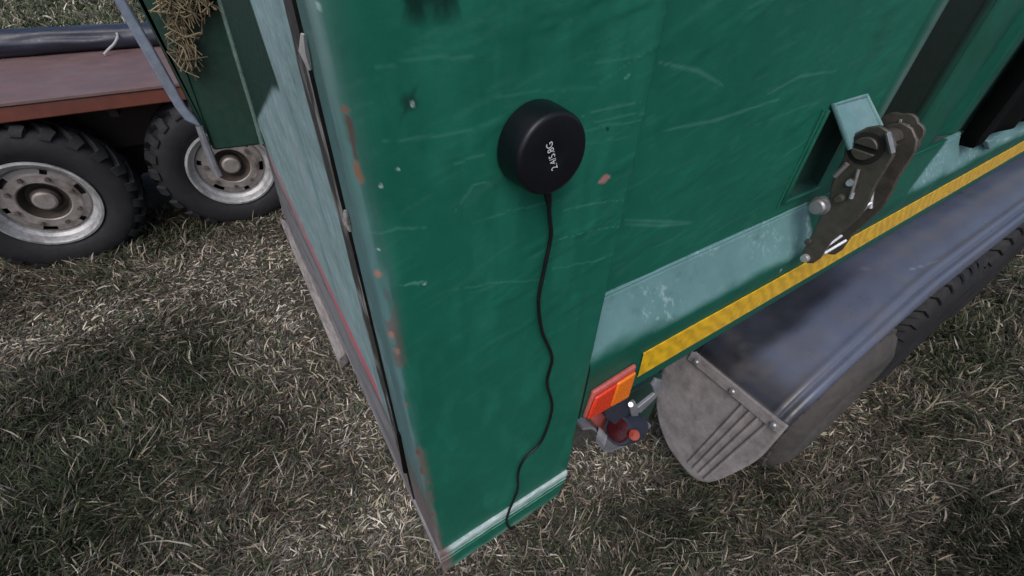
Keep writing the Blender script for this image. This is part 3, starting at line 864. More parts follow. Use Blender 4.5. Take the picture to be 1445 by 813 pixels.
def mudguard():
    # centre line profile (x,z) from the rear bolt line over the wheels
    pr = np.array([(3.28, -3.40), (3.42, -3.25), (3.7, -3.10), (4.1, -2.93), (4.5, -2.77), (4.9, -2.62), (5.1, -2.56), (5.35, -2.53), (6.5, -2.53), (9.0, -2.53), (12.0, -2.53), (13.5, -2.62), (14.2, -2.95), (14.6, -3.5)])
    t = np.concatenate([[0], np.cumsum(np.hypot(*np.diff(pr, axis=0).T))])
    tt = np.linspace(0, t[-1], 240)
    xs = np.interp(tt, t, pr[:, 0]); zs = np.interp(tt, t, pr[:, 1])
    k = np.ones(9) / 9
    xs[4:-4] = np.convolve(xs, k, 'valid'); zs[4:-4] = np.convolve(zs, k, 'valid')
    # cross section: y from inside to the outer lip, with a small roll and flange
    cs = [(0.42, -0.02), (0.30, 0.0), (0.1, 0.004), (-0.1, 0.004), (-0.3, 0.0), (-0.40, 0.004), (-0.435, 0.014), (-0.46, 0.006), (-0.475, -0.025), (-0.49, -0.045), (-0.51, -0.045), (-0.53, -0.04), (-0.55, -0.055), (-0.565, -0.10), (-0.572, -0.17), (-0.565, -0.215)]
    cs = np.array(cs)
    tc = np.linspace(0, 1, len(cs)); tn = np.linspace(0, 1, 60)
    cy_ = np.interp(tn, tc, cs[:, 0]); ch = np.interp(tn, tc, cs[:, 1])
    dx = np.gradient(xs); dz = np.gradient(zs); ln = np.hypot(dx, dz)
    nx, nz_ = -dz / ln, dx / ln
    P = np.zeros((len(xs), len(cy_), 3))
    # the rear end narrows its outer lip and loses the roll at the flap
    flare = smooth(4.4, 5.4, xs)
    P[..., 0] = xs[:, None] + nx[:, None] * ch[None] * (0.45 + 0.55 * flare)[:, None]
    P[..., 1] = cy_[None] + np.zeros((len(xs), 1))
    P[..., 2] = zs[:, None] + nz_[:, None] * ch[None] * (0.45 + 0.55 * flare)[:, None]
    X, Y, Z = P[..., 0], P[..., 1], P[..., 2]
    # pressed panel: a broad shallow swage along the top
    sw = smooth(0.28, 0.10, np.abs(Y + 0.16)) * smooth(3.5, 3.9, X)
    P[..., 2] += 0.02 * sw * 1.0
    P[..., 2] += 0.010 * (fbm(X * 1.5, Y * 2.5, 111, 3) - .5)
    C = np.ones(P.shape) * np.array([0.088, 0.106, 0.165])  # sky's reflection on black plastic put into this blue base colour
    C = mix(C, [0.105, 0.124, 0.185], smooth(0.4, 0.7, fbm(X * 1.3, Y * 3, 112, 4)))
    dust = smooth(0.50, 0.72, fbm(X * 5, Y * 5, 113, 5))
    C = mix(C, [0.13, 0.13, 0.14], 0.35 * dust)
    C = mix(C, [0.014, 0.014, 0.018], 0.85 * smooth(0.06, -0.10, -Y - 0.05 - 0.10 * (X - 3.9) + 0.12 * (fbm(X * 3, Y * 3, 115, 4) - .5)) * smooth(5.2, 4.4, X)); C = mix(C, [0.014, 0.014, 0.018], 0.8 * smooth(3.62, 3.42, X))  # shading of the inner hollow painted dark; rear end black too
    # scratches
    for pts in ([(5.2, -.33), (5.6, -.42)], [(4.9, -0.05), (5.1, -0.1)]):
        C = mix(C, [0.30, 0.32, 0.38], 0.6 * stroke(X, Y, pts, 0.006))
    C = mix(C, [0.10, 0.088, 0.078], 0.55 * smooth(0.5, 0.75, fbm(X * 7, Y * 7, 118, 5)) * smooth(4.0, 3.3, X))
    # straw dust along the rear edge
    C = mix(C, [0.32, 0.26, 0.2], 0.8 * smooth(3.315, 3.285, X + 0.02 * fbm(Y * 30, X, 116, 3)))
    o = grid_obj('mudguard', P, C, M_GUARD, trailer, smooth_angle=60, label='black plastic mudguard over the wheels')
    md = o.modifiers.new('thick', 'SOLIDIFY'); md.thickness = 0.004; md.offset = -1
    return o


guard = mudguard()


def flap():
    # rubber flap hung from the bolt line, widest at the top, rounded at the bottom
    top = np.array([3.27, 0, -3.385])
    n, m_ = 40, 36
    P = np.zeros((n, m_, 3)); C = np.ones(P.shape)
    for i in range(n):
        t = i / (n - 1)
        z = -3.37 - 1.24 * t
        x = 3.285 - 0.05 * math.sin(t * 1.2) - 0.20 * t - 0.06 * t * t
        # half width shape
        q_ = max(0, (t - 0.22) / 0.78)
        e_ = math.sqrt(max(0, 1 - q_ ** 2.3))
        yl = -0.17 + (0.61 + 0.22 * min(1, t / 0.25)) * e_
        q2 = max(0, (t - 0.70) / 0.30)
        yr = -0.585 + 0.17 * smooth(0.30, 1.0, t) + 0.215 * (1 - math.sqrt(max(0, 1 - q2 ** 2.6)))
        for j in range(m_):
            s = j / (m_ - 1)
            P[i, j] = (x + 0.035 * (s - .5) ** 2, yl * (1 - s) + yr * s, z)
    Y, Z = P[..., 1], P[..., 2]
    C *= (0.8 + 0.4 * fbm(Y * 6, Z * 6, 121, 5))[..., None]
    P[..., 0] += 0.012 * (fbm(Y * 2.5, Z * 2.5, 122, 3) - .5)
    o = grid_obj('rubber_flap', P, C, M_FLAP, guard, smooth_angle=60, label='dusty grey rubber flap')
    md = o.modifiers.new('thick', 'SOLIDIFY'); md.thickness = 0.006; md.offset = 0
    # raised clamp strip along the bolts
    sb = MB(); sb.prism([(3.262, 0.46, -3.36), (3.262, -0.575, -3.36), (3.235, -0.575, -3.47), (3.235, 0.46, -3.47)], (-0.012, 0, 0.002))
    sb.build('clamp_strip', M_FLAP, guard, bevel=0.006)
    for y in (0.36, -0.07, -0.50):
        bb = MB()
        bb.tube([(3.255, y, -3.417), (3.212, y, -3.407), (3.198, y, -3.403)], [0.034, 0.032, 0.016], n=12)
        bb.build('bolt', M_BOLT, guard, smooth_angle=40)
    for k in range(4):
        y0 = -0.20 - 0.085 * k; y1 = -0.10 - 0.07 * k
        rb = MB()
        pts = []
        for t in np.linspace(0.09, 0.90 - 0.0 * k, 14):
            z = -3.37 - 1.24 * t
            x = 3.285 - 0.05 * math.sin(t * 1.2) - 0.20 * t - 0.06 * t * t - 0.012
            pts.append((x, y0 * (1 - t) + y1 * t - 0.01, z))
        rb.tube(pts, 0.019, n=8)
        rb.build('flap_rib', M_FLAP, guard, smooth_angle=60)


flap()

# ---------------------------------------------------------------- ratchet and its bracket
tabm = MB()
a, b, c_, d = on(1176, 148, 1, .15), on(1222, 135, 1, .15), on(1243, 178, 1, 0.0), on(1199, 210, 1, 0.0)
tabm.prism([a, b, c_, d], (0.0, 0.012, -0.008))
tabm.tube([d, a, b, c_], 0.014, n=8)
tabm.build('anchor_tab', M_TEAL, trailer, smooth_angle=40, label='pale teal tab above the ratchet')

ratchet = empty('ratchet_buckle', (3.1, 0, -1.75), 'dark steel ratchet buckle fixed upright over the yellow taped rail', 'ratchet')
XP = 3.1
def Rp(u, v, x=XP): return on(u, v, 0, x)
front = [(1133, 368), (1131, 358), (1140, 340), (1158, 305), (1170, 285), (1172, 262), (1181, 240), (1190, 222), (1192, 205), (1203, 190), (1222, 180), (1240, 177), (1255, 186), (1263, 204), (1260, 222), (1247, 243), (1235, 262), (1226, 284), (1212, 307), (1192, 325), (1172, 342), (1156, 366), (1147, 372), (1139, 372)]
rb = MB(); rb.prism([Rp(*p) for p in front], (0.03, 0, 0))
fp = rb.build('side_plate', M_RATCH, ratchet, bevel=0.008, label='front side plate')
OFF = np.array([0.30, 0.0, 0.0])
back = [(p[0], p[1]) for p in front]
rb = MB(); rb.prism([Rp(*p) + OFF + np.array([0, -0.01, -0.03]) for p in back], (0.03, 0, 0))
rb.build('side_plate', M_RATCH, ratchet, bevel=0.008, label='rear side plate')
# ratchet wheels with teeth at both ends, drum halves between
hub = Rp(1222, 209)
for dx, nm in ((-0.035, 'ratchet_wheel'), (0.335, 'ratchet_wheel')):
    rb = MB(); poly = []
    nT = 8
    for k in range(nT):
        for (da, rr) in ((0, 0.146), (0.25, 0.150), (0.5, 0.146), (0.75, 0.136)):
            an = 2 * math.pi * (k + da) / nT
            poly.append(hub + np.array([dx, rr * math.cos(an), rr * math.sin(an)]))
    if dx > 0:
        rb.prism(poly, (0.03, 0, 0)); rb.build(nm, M_RATCH, ratchet, bevel=0.004)
    else:
        poly2 = [hub + np.array([dx + .025, .095 * math.cos(t), .095 * math.sin(t)]) for t in np.linspace(0, 2 * math.pi, 28, endpoint=False)]
        rb.prism(poly2, (0.02, 0, 0)); rb.build('drum_boss', M_BLACK, ratchet, bevel=0.006)
for sg in (-1, 1):                         # split drum halves seen end on
    rb = MB(); poly = []
    for t in np.linspace(0.22, math.pi - 0.22, 14): poly.append(hub + np.array([-0.030, 0.066 * math.cos(t), sg * 0.066 * math.sin(t)]))
    rb.prism(poly, (0.40, 0, 0)); rb.build('drum_half', M_RATCH, ratchet, bevel=0.006)
# pawl wheel teeth on the far upper end
for k, (u, v) in enumerate(((1272, 168), (1284, 176), (1293, 190), (1294, 204), (1283, 214))):
    p = Rp(u, v, XP + .33)
    rb = MB(); q = p + (Rp(1268, 192, XP + .33) - p) * 0.55
    rb.tube([p + np.array([-.01, 0, 0]), q + np.array([-.01, 0, 0])], [0.008, 0.008], n=6)
    rb.build('tooth', M_BOLT, ratchet, smooth_angle=40)
for p0, p1, r_ in (((1180, 248), (1198, 230), .016), ((1203, 276), (1214, 238), .010), ((1203, 279), (1206, 271), .012), ((1255, 186), (1262, 215), .014)):
    rb = MB(); rb.tube([Rp(*p0) + np.array([-.02, 0, 0]), Rp(*p1) + np.array([-.02, 0, 0])], r_, n=8)
    rb.build('spring_pin', M_BOLT if r_ != .012 else M_BRIGHT, ratchet, smooth_angle=40)
rb = MB(); rb.lathe([(0.0, -0.04), (0.022, -0.04), (0.03, -0.025), (0.03, 0.0)], Rp(1187, 279), 'x', 14); rb.build('rivet', M_RATCH, ratchet, smooth_angle=30)
rb = MB(); rb.lathe([(0.0, -0.03), (0.02, -0.03), (0.024, -0.01), (0.024, 0.0)], Rp(1202, 257), 'x', 14); rb.build('rivet', M_BRIGHT, ratchet, smooth_angle=30)
rb = MB(); rb.lathe([(0.0, -0.03), (0.024, -0.028), (0.03, -0.015), (0.03, 0.0)], Rp(1137, 364), 'x', 16); rb.build('rivet', M_BRIGHT, ratchet, smooth_angle=30)
rb = MB(); rb.lathe([(0.0, -0.02), (0.02, -0.018), (0.022, 0.0)], Rp(1141, 341), 'x', 12); rb.build('rivet', M_RATCH, ratchet, smooth_angle=30)
cb = Rp(1158, 290) + np.array([0, 0, 0])
rb = MB(); rb.lathe([(0.0, -0.065), (0.042, -0.062), (0.052, -0.05), (0.054, -0.01), (0.062, -0.008), (0.062, 0.02), (0.02, 0.02), (0.02, 0.3), (0, 0.3)], cb, 'x', 20)
rb.build('anchor_bolt', M_BOLT, ratchet, smooth_angle=35, label='large round bolt head at the side')
# bright cross plates of the handle
for (p, q, w) in (((1160, 362), (1192, 343), 0.05), ((1166, 350), (1186, 336), 0.045), ((1196, 307), (1226, 293), 0.075)):
    a = Rp(*p, XP + 0.02); rb = MB()
    b = Rp(*q, XP + 0.12)
    rb.prism([a + np.array([0, -.01, w / 2]), b + np.array([0, -.01, w / 2]), b + np.array([0, .01, -w / 2]), a + np.array([0, .01, -w / 2])], (0, 0.018, 0.006))
    rb.build('cross_plate', M_BRIGHT, ratchet, bevel=0.004, label='bright zinc cross plate')
rb = MB(); rb.tube(bez([Rp(1226, 293, 3.40) + np.array([-.0, -.01, 0]), Rp(1229, 282, 3.40), Rp(1232, 262, 3.40), Rp(1243, 240, 3.40)], 5), 0.014, n=8)
rb.build('handle_rod', M_BRIGHT, ratchet, smooth_angle=50)

# black rubber curtain at the far end of the rail
def curtain():
    n, m_ = 120, 30
    x0_ = 6.0
    xs = np.linspace(x0_, 11, n); zs = np.linspace(-1.56, 1.6, m_)
    P = np.zeros((n, m_, 3)); P[..., 0] = xs[:, None]; P[..., 2] = zs[None]
    P[..., 1] = 0.005 + 0.035 * np.sin(xs * 7)[:, None] * smooth(0, .6, xs - x0_)[:, None] + 0.02 * (fbm(xs[:, None] * 2, zs[None] * 2, 151) - .5)
    P[:2, :, 1] += np.array([0.13, 0.0])[:, None]
    P[0, :, 0] = P[1, :, 0] - 0.002
    P[..., 2] += 0.03 * np.sin(xs * 3)[:, None] * (zs < -1.5)[None]
    o = grid_obj('rubber_curtain', P, np.ones(P.shape), M_RUBBER, trailer, smooth_angle=60, label='black rubber curtain at the far end of the rail')
    md = o.modifiers.new('thick', 'SOLIDIFY'); md.thickness = 0.006; md.offset = 0


curtain()
sb = MB(); sb.prism([on(1393, 200, 1, -.01), on(1408, 196, 1, -.01), on(1404, 205, 1, -.01), on(1396, 212, 1, -.01)], (0, 0.05, 0))
sb.build('buffer_clip', M_TEAL, trailer, bevel=0.008)

# ---------------------------------------------------------------- rear of the green trailer
def ridge_y(z):
    return np.interp(-np.asarray(z, float), [-1.4, 0.4, 1.38, 2.2, 3.25], [1.3, 2.56, 3.33, 4.25, 5.3])


def rear_door():
    n, m_ = 300, 330
    zz = np.linspace(-3.2, 1.3, m_)
    ya = crack_y(zz) + 0.030; yb = ridge_y(zz)
    s = np.linspace(0, 1, n) ** 1.6
    Y = ya[None] + (yb - ya)[None] * s[:, None]
    Z = np.broadcast_to(zz[None], Y.shape)
    P = np.stack([np.full(Y.shape, XC), Y, Z], -1)
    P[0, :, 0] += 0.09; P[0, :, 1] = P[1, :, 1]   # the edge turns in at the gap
    d = Y - crack_y(Z)
    nz_ = fbm(Y * 10, Z * 3, 131, 5)
    C = np.ones(P.shape) * np.array([0.275, 0.410, 0.410])
    C *= (0.78 + 0.44 * fbm(Y * 2.5, Z * 9, 132, 5))[..., None]
    C = mix(C, [0.42, 0.47, 0.50], 0.6 * smooth(0.48, 0.75, fbm(Y * 9, Z * 1.2, 133, 5)) * 0.8)
    C = mix(C, [0.12, 0.20, 0.21], 0.4 * smooth(0.56, 0.74, fbm(Y * 8 + 4, Z * 1.6, 134, 5)))
    C = mix(C, [0.55, 0.60, 0.62], 0.7 * smooth(0.70, 0.76, fbm(Y * 14, Z * 16, 137, 3)) * smooth(1.0, 2.0, Y))
    # dark green painted panel high on the door
    dk = smooth(0.96, 1.0, Y + 0.40 * (Z + 0.2) * (-0.6)) * smooth(-0.02, 0.02, Z - np.interp(Y, [0.9, 1.157, 2.95, 6], [-0.50, -0.558, -1.21, -2.3]))
    C = mix(C, DKGREEN * 0.9, dk)
    # red reflective stripe and the grey sill below it
    zst = np.interp(Y, [0.3, 0.69, 1.4, 2.8, 4.0, 6], [-2.07, -2.065, -2.05, -1.78, -1.72, -1.72])
    rd = smooth(0.125, 0.095, np.abs(Z - zst + 0.03)) * smooth(0.62, 0.68, Y)
    sill = smooth(0.0, -0.03, Z - zst + 0.08)
    C = mix(C, np.array([0.27, 0.255, 0.27]), 0.9 * sill)
    C = mix(C, np.array([0.13, 0.115, 0.115]), 0.8 * sill * smooth(0.5, 0.66, fbm(Y * 1.5, Z * 12, 136, 5)))
    C = mix(C, PINK * (1.0), rd * (0.95 - 0.45 * smooth(1.4, 3.2, Y)))
    # worn, dirty edge along the gap
    worn = smooth(0.155, 0.135, d + 0.05 * (nz_ - .5))
    C = mix(C, np.array([0.055, 0.052, 0.050]), worn)
    C = mix(C, np.array([0.26, 0.25, 0.24]), worn * smooth(0.5, 0.68, fbm(Y * 30, Z * 7, 135, 5)))
    low = smooth(-2.35, -2.65, Z) * smooth(0.9, 0.5, Y)
    C = mix(C, np.array([0.22, 0.19, 0.19]), 0.9 * low)
    P[..., 0] += 0.004 * (nz_ - .5)
    C[:2] = 0.008  # turned-in edge painted near black as the gap's shade
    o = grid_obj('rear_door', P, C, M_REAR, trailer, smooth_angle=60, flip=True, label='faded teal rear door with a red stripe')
    # sill edge closing the underside
    m2 = MB()
    m2.box((XC - 0.004, 0.012, -3.255), (XC + 0.09, 5.25, -3.15))
    m2.build('rear_sill', material('scraped_grey_sill', (0.24, 0.225, 0.235), rough=0.7, noise=0.35, nscale=30, bump=0.4, bscale=50), trailer, bevel=0.012)
    m3 = MB(); m3.box((XC + 0.10, 0.02, -3.1), (XC + 0.16, 5.0, 1.2)); m3.build('gap_backing', M_BLACK, trailer)  # near-black sheet standing in for the darkness behind the gap
    # chips caught in the gap
    for (u0, v0, u1, v1) in ((427, 48, 437, 98), (487, 297, 494, 326)):
        m4 = MB(); p, q = on(u0, v0, 0, XC - .008), on(u1, v1, 0, XC - .008)
        m4.tube([p, (p + q) / 2 + np.array([-.004, .003, 0]), q], [0.004, 0.011, 0.005], n=6)
        m4.build('splinter', M_ROPE if v0 < 100 else M_WOOD, trailer, smooth_angle=50)
    # strip showing at the bottom of the gap
    m5 = MB(); p, q = on(563, 612, 0, XC - .006), on(573, 664, 0, XC - .006)
    m5.tube([p, q], [0.012, 0.02], n=6); m5.build('gap_seal', M_RUBBER, trailer)


rear_door()
wb = MB()
wb.prism([(0.10, 2.15, -3.25), (0.20, 2.2, -3.25), (0.20, 5.0, -3.25), (0.12, 5.2, -3.25)], (0, 0.0, -0.16))
wb.build('timber_bumper', M_WOOD, trailer, bevel=0.02, label='splintered grey timber under the rear sill')

# dark green chute box standing out beyond the door, with its steel edging
YB = 3.42
def B_(u, v, y=YB): return on(u, v, 1, y)
def up(p, q, z):                           # carry the edge p->q on upwards to height z
    t = (z - p[2]) / (q[2] - p[2]); return p + (q - p) * t
bb = MB()
tl, tr = up(B_(302, 212), B_(228, 0), 1.0), up(B_(374, 204), B_(318, 0), 1.0)
tl[1] = tr[1] = YB
bb.prism([B_(302, 213), B_(375, 204), tr, tl], (0, 0.9, 0))
chute = bb.build('chute', M_DKGREEN, trailer, bevel=0.02, label='dark green box section beyond the rear door')
eb = MB()
eb.prism([B_(288, 182), B_(302, 213), tl, up(B_(285, 180), B_(192, 0), 1.0)], (0, 0.05, 0))
eb.build('chute_flange', M_DKGREEN, chute, bevel=0.008)
eb = MB()
pp = [B_(150, -24, YB - .05), B_(177, 0, YB - .05), B_(211, 58, YB - .05), B_(246, 120, YB - .05), B_(262, 150, YB - .05), B_(276, 166, YB - .05), B_(285, 180, YB - .05)]
pl_ = [B_(136, -24, YB - .05), B_(160, 0, YB - .05), B_(189, 52, YB - .05), B_(228, 120, YB - .05), B_(247, 152, YB - .05), B_(261, 170, YB - .05), B_(277, 178, YB - .05)]
eb.prism(pp + pl_[::-1], (0, 0.05, 0))
top0, top1 = B_(137, -24), B_(150, -24)
eb.build('steel_edge', M_STEEL, chute, bevel=0.012, label='worn blue grey steel edging strip')
eb = MB()
eb.prism([B_(188, -10, YB), B_(198, -10, YB), B_(290, 178, YB), B_(283, 180, YB)], (0, 0.04, 0))
eb.build('edge_channel', M_DKGREEN, chute, bevel=0.006)
eb = MB()
eb.tube([B_(281, 178, YB - .03), B_(291, 205, YB - .03), B_(301, 232, YB - .03), B_(309, 248, YB - .03)], [0.026, 0.030, 0.031, 0.030], n=8)
eb.build('drop_pin', M_GALV, chute, smooth_angle=40, label='thin grey steel pin below the edging')
eb = MB()
eb.tube([B_(310, 0, YB - .03) + (B_(310, 0, YB - .03) - B_(361, 170, YB - .03)) * .9, B_(310, 0, YB - .03), B_(361, 170, YB - .03), B_(370, 203, YB - .03)], 0.020, n=8)
eb.build('edge_bead', material('highlight_green_edge', (0.12, 0.19, 0.17), rough=0.5, noise=0.3), chute, smooth_angle=60)  # pale bead carries the ridge's highlight in its colour

# straw caught on the chute
sm = MB()
sr = random.Random(5)
for i in range(210):
    t = sr.random()
    if i < 110:
        v = 95 * t; cxp = 247 + 20 * t + sr.gauss(0, 9 - 4 * t); yy = YB - 0.03
        u = cxp
    else:
        v = sr.uniform(-30, 25); u = sr.uniform(225, 298); yy = YB - 0.03
    p = B_(u, v, yy - sr.uniform(0, .07))
    a = sr.gauss(1.2, 0.7); L = sr.uniform(0.08, 0.24)
    d = np.array([math.cos(a) * (1 if sr.random() < .5 else -1), sr.uniform(-.25, .25), math.sin(a)]) * L / 2
    cc = np.array([0.36, 0.29, 0.18]) * sr.uniform(0.2, 1.05)
    bend_ = np.array([sr.uniform(-.05, .05), sr.uniform(-.03, .03), sr.uniform(-.05, .05)])
    sm.tube([p - d, p + bend_, p + d], [0.004, 0.0058, 0.003], n=5, colr=tuple(cc))
so = sm.build('straw', M_STRAW, None, smooth_angle=60)
tag(so, 'tuft of golden straw stuck to the dark green chute', 'straw', kind='stuff')
# dark flat patch behind the straw
lm = MB(); lm.prism([B_(238, -40, YB - .004), B_(312, -40, YB - .004), B_(300, 15, YB - .004), B_(275, 32, YB - .004), B_(250, 22, YB - .004)], (0, -0.02, 0))
lm.build('straw_backing', M_BLACK, chute, bevel=0.008)

# ---------------------------------------------------------------- puck antenna with its cable
PX0, PZ0, RB, RF, TH = 0.719, -0.488, 0.124, 0.117, 0.104
puck = empty('puck_antenna', (PX0, 0, PZ0), 'round black puck antenna stuck on the green corner panel', 'antenna')
pb = MB()
pb.lathe([(0.0, -0.001), (RB - .004, -0.001), (RB, -0.006), (RB, -0.012), (RB - 0.001, -0.04), (RF + .002, -TH + .014), (RF, -TH + .008), (RF - .004, -TH + .002), (RF - .011, -TH), (RF * .36, -TH), (RF * .30, -TH + .001), (RF * .18, -TH + .004), (0.0, -TH + .005)], (PX0, -0.006, PZ0), 'y', 96)
pbo = pb.build('body', M_BLACKPL, puck, smooth_angle=50)
# printed text
cu = bpy.data.curves.new('printed_text', 'FONT')
cu.body = '2.4/5.8G'
cu.align_x = 'CENTER'; cu.align_y = 'CENTER'
cu.size = 0.026 * S / 0.3 * 0.3 * 1.0
tmp = bpy.data.objects.new('tmp_text', cu)
col.objects.link(tmp)
bpy.context.view_layer.update()
dg = bpy.context.evaluated_depsgraph_get()
me = bpy.data.meshes.new_from_object(tmp.evaluated_get(dg))
bpy.data.objects.remove(tmp)
xsz = np.array([v.co.x for v in me.vertices]); ysz = np.array([v.co.y for v in me.vertices])
tw_ = xsz.max() - xsz.min(); thh = ysz.max() - ysz.min()
q0, q1 = on(782.5, 239, 1, -TH - .007), on(774.5, 201.5, 1, -TH - .007)
bx = (q1 - q0); wl = np.linalg.norm(bx) * S; bx /= np.linalg.norm(bx)
by = np.array([bx[2], 0, -bx[0]])
if by[0] > 0: by = -by
ctr = (wpos((q0 + q1) / 2)) - puck.location
mid = np.array([(xsz.max() + xsz.min()) / 2, (ysz.max() + ysz.min()) / 2])
scx = wl / tw_; scy = scx * 1.2
for v in me.vertices:
    p = np.array(ctr) + (bx * (v.co.x - mid[0]) * scx + by * (v.co.y - mid[1]) * scy) + np.array([0, -0.0003, 0])
    v.co = p
me.materials.clear(); me.materials.append(M_PRINT)
to = bpy.data.objects.new('printed_text', me); col.objects.link(to); to.parent = puck
# cable
cp = [(773, 275), (776, 310), (777, 335), (768, 380), (760, 425), (765, 468), (779, 505), (772, 540), (779, 577), (764, 622), (740, 648), (731, 668), (730, 692), (718, 722), (715, 737), (720, 746), (727, 744)]
pts = []
for i, (u, v) in enumerate(cp):
    y = -0.030 if i == 0 else (-0.026 if i < 12 else -0.024)
    pts.append(on(u, v, 1, y))
cb_ = MB(); cb_.tube(bez(pts, 10), 0.0078, n=10)
cb_.build('cable', M_CABLE, puck, smooth_angle=80)
cb_ = MB(); cb_.tube([on(772, 268, 1, -.03), on(774, 282, 1, -.03), on(775, 292, 1, -.03)], [0.014, 0.012, 0.008], n=12)
cb_.build('strain_relief', M_CABLE, puck, smooth_angle=60)

# ---------------------------------------------------------------- the flatbed trailer behind
YF = 8.7
flat = empty('flatbed_trailer', (-3, YF + 1.5, GZ), 'low red brown flatbed trailer on knobbly tyres behind the green one', 'trailer')
DX0, DX1 = -26.0, 4.0
fb = MB(); fb.box((DX0, YF - .02, -2.29), (DX1, YF + 3.6, -2.23))
deck = fb.build('deck', M_DECK, flat, bevel=0.012)
fb = MB(); fb.box((DX0, YF, -2.52), (DX1, YF + .25, -2.294)); fb.build('side_beam', M_BEAM, flat, bevel=0.02)
fb = MB(); fb.box((DX0, YF + 1.15, -3.5), (DX1, YF + 1.4, -2.34)); fb.build('chassis_rail', M_CHASSIS, flat)  # rails made deep to keep light from leaking under the deck
fb = MB(); fb.box((DX0, YF + 2.2, -3.5), (DX1, YF + 2.4, -2.34)); fb.build('chassis_rail', M_CHASSIS, flat)
for x in (-24.0, -21, -18, -15, -12, -9, -6.2, -1.7, 1.6):
    fb = MB(); fb.box((x, YF + .26, -2.7), (x + .12, YF + 3.5, -2.335)); fb.build('cross_member', M_CHASSIS, flat)
for x in (-3.13, -0.26):
    fb = MB(); fb.tube([(x, YF + .5, -3.77), (x, YF + 3.2, -3.77)], 0.12, n=10); fb.build('axle', M_BLACK, flat)
fb = MB(); fb.tube([(-2.6, YF + .05, -2.52), (-2.52, YF + .0, -2.62), (-2.4, YF - .01, -2.72)], 0.015, n=6)


def far_wheel(cx_):
    R1, W1, RR = 1.25, 0.95, 0.735
    c = np.array([cx_, YF + W1 / 2 - .05, GZ + R1 - 0.10])
    root = bpy.data.objects.new('wheel', None); col.objects.link(root)
    root.parent = flat; root.location = wpos(c) - flat.location
    ORG[root.name] = wpos(c)
    wb = MB(); add_tyre(wb, c, R1, RR, W1, lugs=24, lug_h=0.055, n=80)
    wb.build('tyre', M_TYRE, root, smooth_angle=45)
    y0 = -W1 / 2
    rb = MB()
    rb.lathe([(RR - .02, y0 * .80), (RR + .02, y0 * .90), (RR + .015, y0 * .97), (RR - .02, y0 * .98), (RR - .05, y0 * .90), (RR - .075, y0 * .70), (RR - .13, y0 * .62), (RR - .15, y0 * .40)], c, 'y', 72)
    rb.build('rim', M_RIMW, root, smooth_angle=40)
    db = MB()
    hc = np.array([c[0], c[1], c[2]])
    rads = [(RR - .135, y0 * .42), (RR - .15, y0 * .50), (RR - .17, y0 * .54), (RR - .225, y0 * .56), (RR - .245, y0 * .57), (RR - .27, y0 * .62), (0.345, y0 * .64), (0.325, y0 * .60)]
    def keep(i, j):
        if i == 2 or i == 3:
            k = j % 12
            lim = (0, 1, 2, 3) if (j // 12) % 2 == 0 else (0, 1)
            if i == 3 and False: return True
            return k not in lim
        return True
    db.lathe(rads, hc, 'y', 72, keep=keep)
    db.build('wheel_disc', M_RIM, root, smooth_angle=35)
    hb = MB()
    hb.lathe([(0.326, y0 * .61), (0.30, y0 * .40), (0.26, y0 * .20), (0.20, y0 * .18), (0.19, y0 * .42), (0.15, y0 * .50)], hc, 'y', 40)
    hb.lathe([(0.52, y0 * .1), (0.52, y0 * .30), (0.3, y0 * .33)], hc, 'y', 40)
    hb.build('hub', M_HUB, root, smooth_angle=35)
    hb = MB(); hb.lathe([(0.165, y0 * .40), (0.16, y0 * .58), (0.13, y0 * .63), (0.0, y0 * .63)], hc, 'y', 24)
    hb.build('hub_cap', M_RIM, root, smooth_angle=35)
    for k in range(8):
        a = 2 * math.pi * (k + 0.3) / 8
        p = hc + np.array([0.425 * math.cos(a), y0 * .61, 0.425 * math.sin(a)])
        nb = MB(); nb.lathe([(0.0, -.07), (0.030, -.07), (0.036, -.055), (0.036, 0.01)], p, 'y', 6)
        nb.build('wheel_nut', M_NUT, root, smooth_angle=20)
    return root


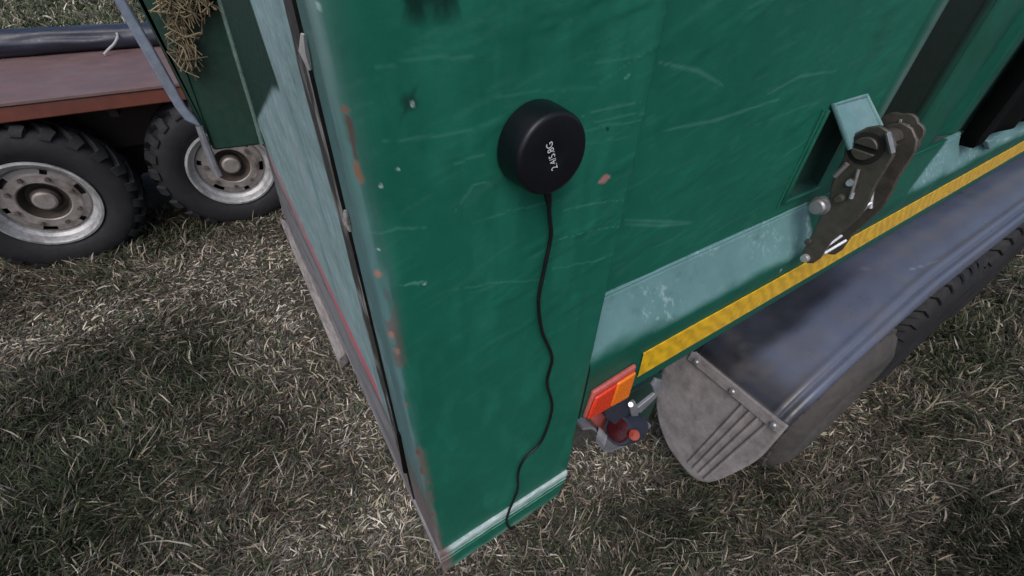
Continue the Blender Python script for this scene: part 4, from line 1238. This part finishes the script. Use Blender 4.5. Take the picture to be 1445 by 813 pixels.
w1 = far_wheel(-3.16)
def copy_tree(o, parent):
    c = o.copy(); col.objects.link(c); c.parent = parent
    for ch in list(o.children): copy_tree(ch, c)
    return c
w2 = copy_tree(w1, flat)
w2.location = w1.location + Vector((2.87 * S, 0, 0)); w2.rotation_euler = (0, 0.4, 0)

for k in (0, 1):                            # the far side pair
    w3 = copy_tree(w1, flat)
    w3.location = w1.location + Vector((2.87 * S * k, 2.75 * S, 0)); w3.rotation_euler = (0, 0.3, math.pi)
fb = MB(); fb.box((-9, YF + 1.5, -4.2), (3.5, YF + 2.1, -3.0)); fb.build('light_blocker', M_BLACK, flat, bevel=0.03)  # added box that stops light leaking under the deck

# rolled tarpaulin lying on the flatbed
def tarp():
    n, m_ = 220, 40
    xs = np.linspace(-24, 3, n); an = np.linspace(0, 2 * math.pi, m_)
    X, A = np.meshgrid(xs, an, indexing='ij')
    r = 0.235 + 0.05 * (fbm(X * 1.1, A * 1.2, 141, 4) - .5) + 0.06 * (fbm(X * 0.5, A * 2.5 + 3, 142, 3) - .5)
    r += 0.03 * (fbm(X * 4, A * 5, 144, 3) - .5) + 0.02 * (fbm(X * 1.5 + A * 2, A * 7, 145, 3) - .5)
    r[:, -1] = r[:, 0]
    cy_, cz = 12.1, -2.02
    P = np.stack([X, cy_ + r * np.cos(A) * 1.25, cz + r * np.sin(A) * (1.0) + 0.02 * np.sin(X * 1.7)], -1)
    P[..., 2] = np.maximum(P[..., 2], -2.228)
    ob = grid_obj('rolled_tarpaulin', P, np.ones(P.shape), M_TARP, None, smooth_angle=70, flip=True)
    tag(ob, 'dark blue rolled tarpaulin lying along the red flatbed', 'tarpaulin')


tarp()
rp = MB()
def rr_(u, v, y): return on(u, v, 1, y)
rp.tube(bez([rr_(164, 45, 12.0) + np.array([0, 0, 0]), (rr_(166, 52, 11.62)), rr_(161, 62, 11.50), rr_(153, 70, 11.45), rr_(147, 77, 11.35)], 6), 0.022, n=8)
ro = rp.build('tie_cord', M_ROPE, None, smooth_angle=60)
tag(ro, 'pale cord tied round the dark rolled tarpaulin', 'cord')
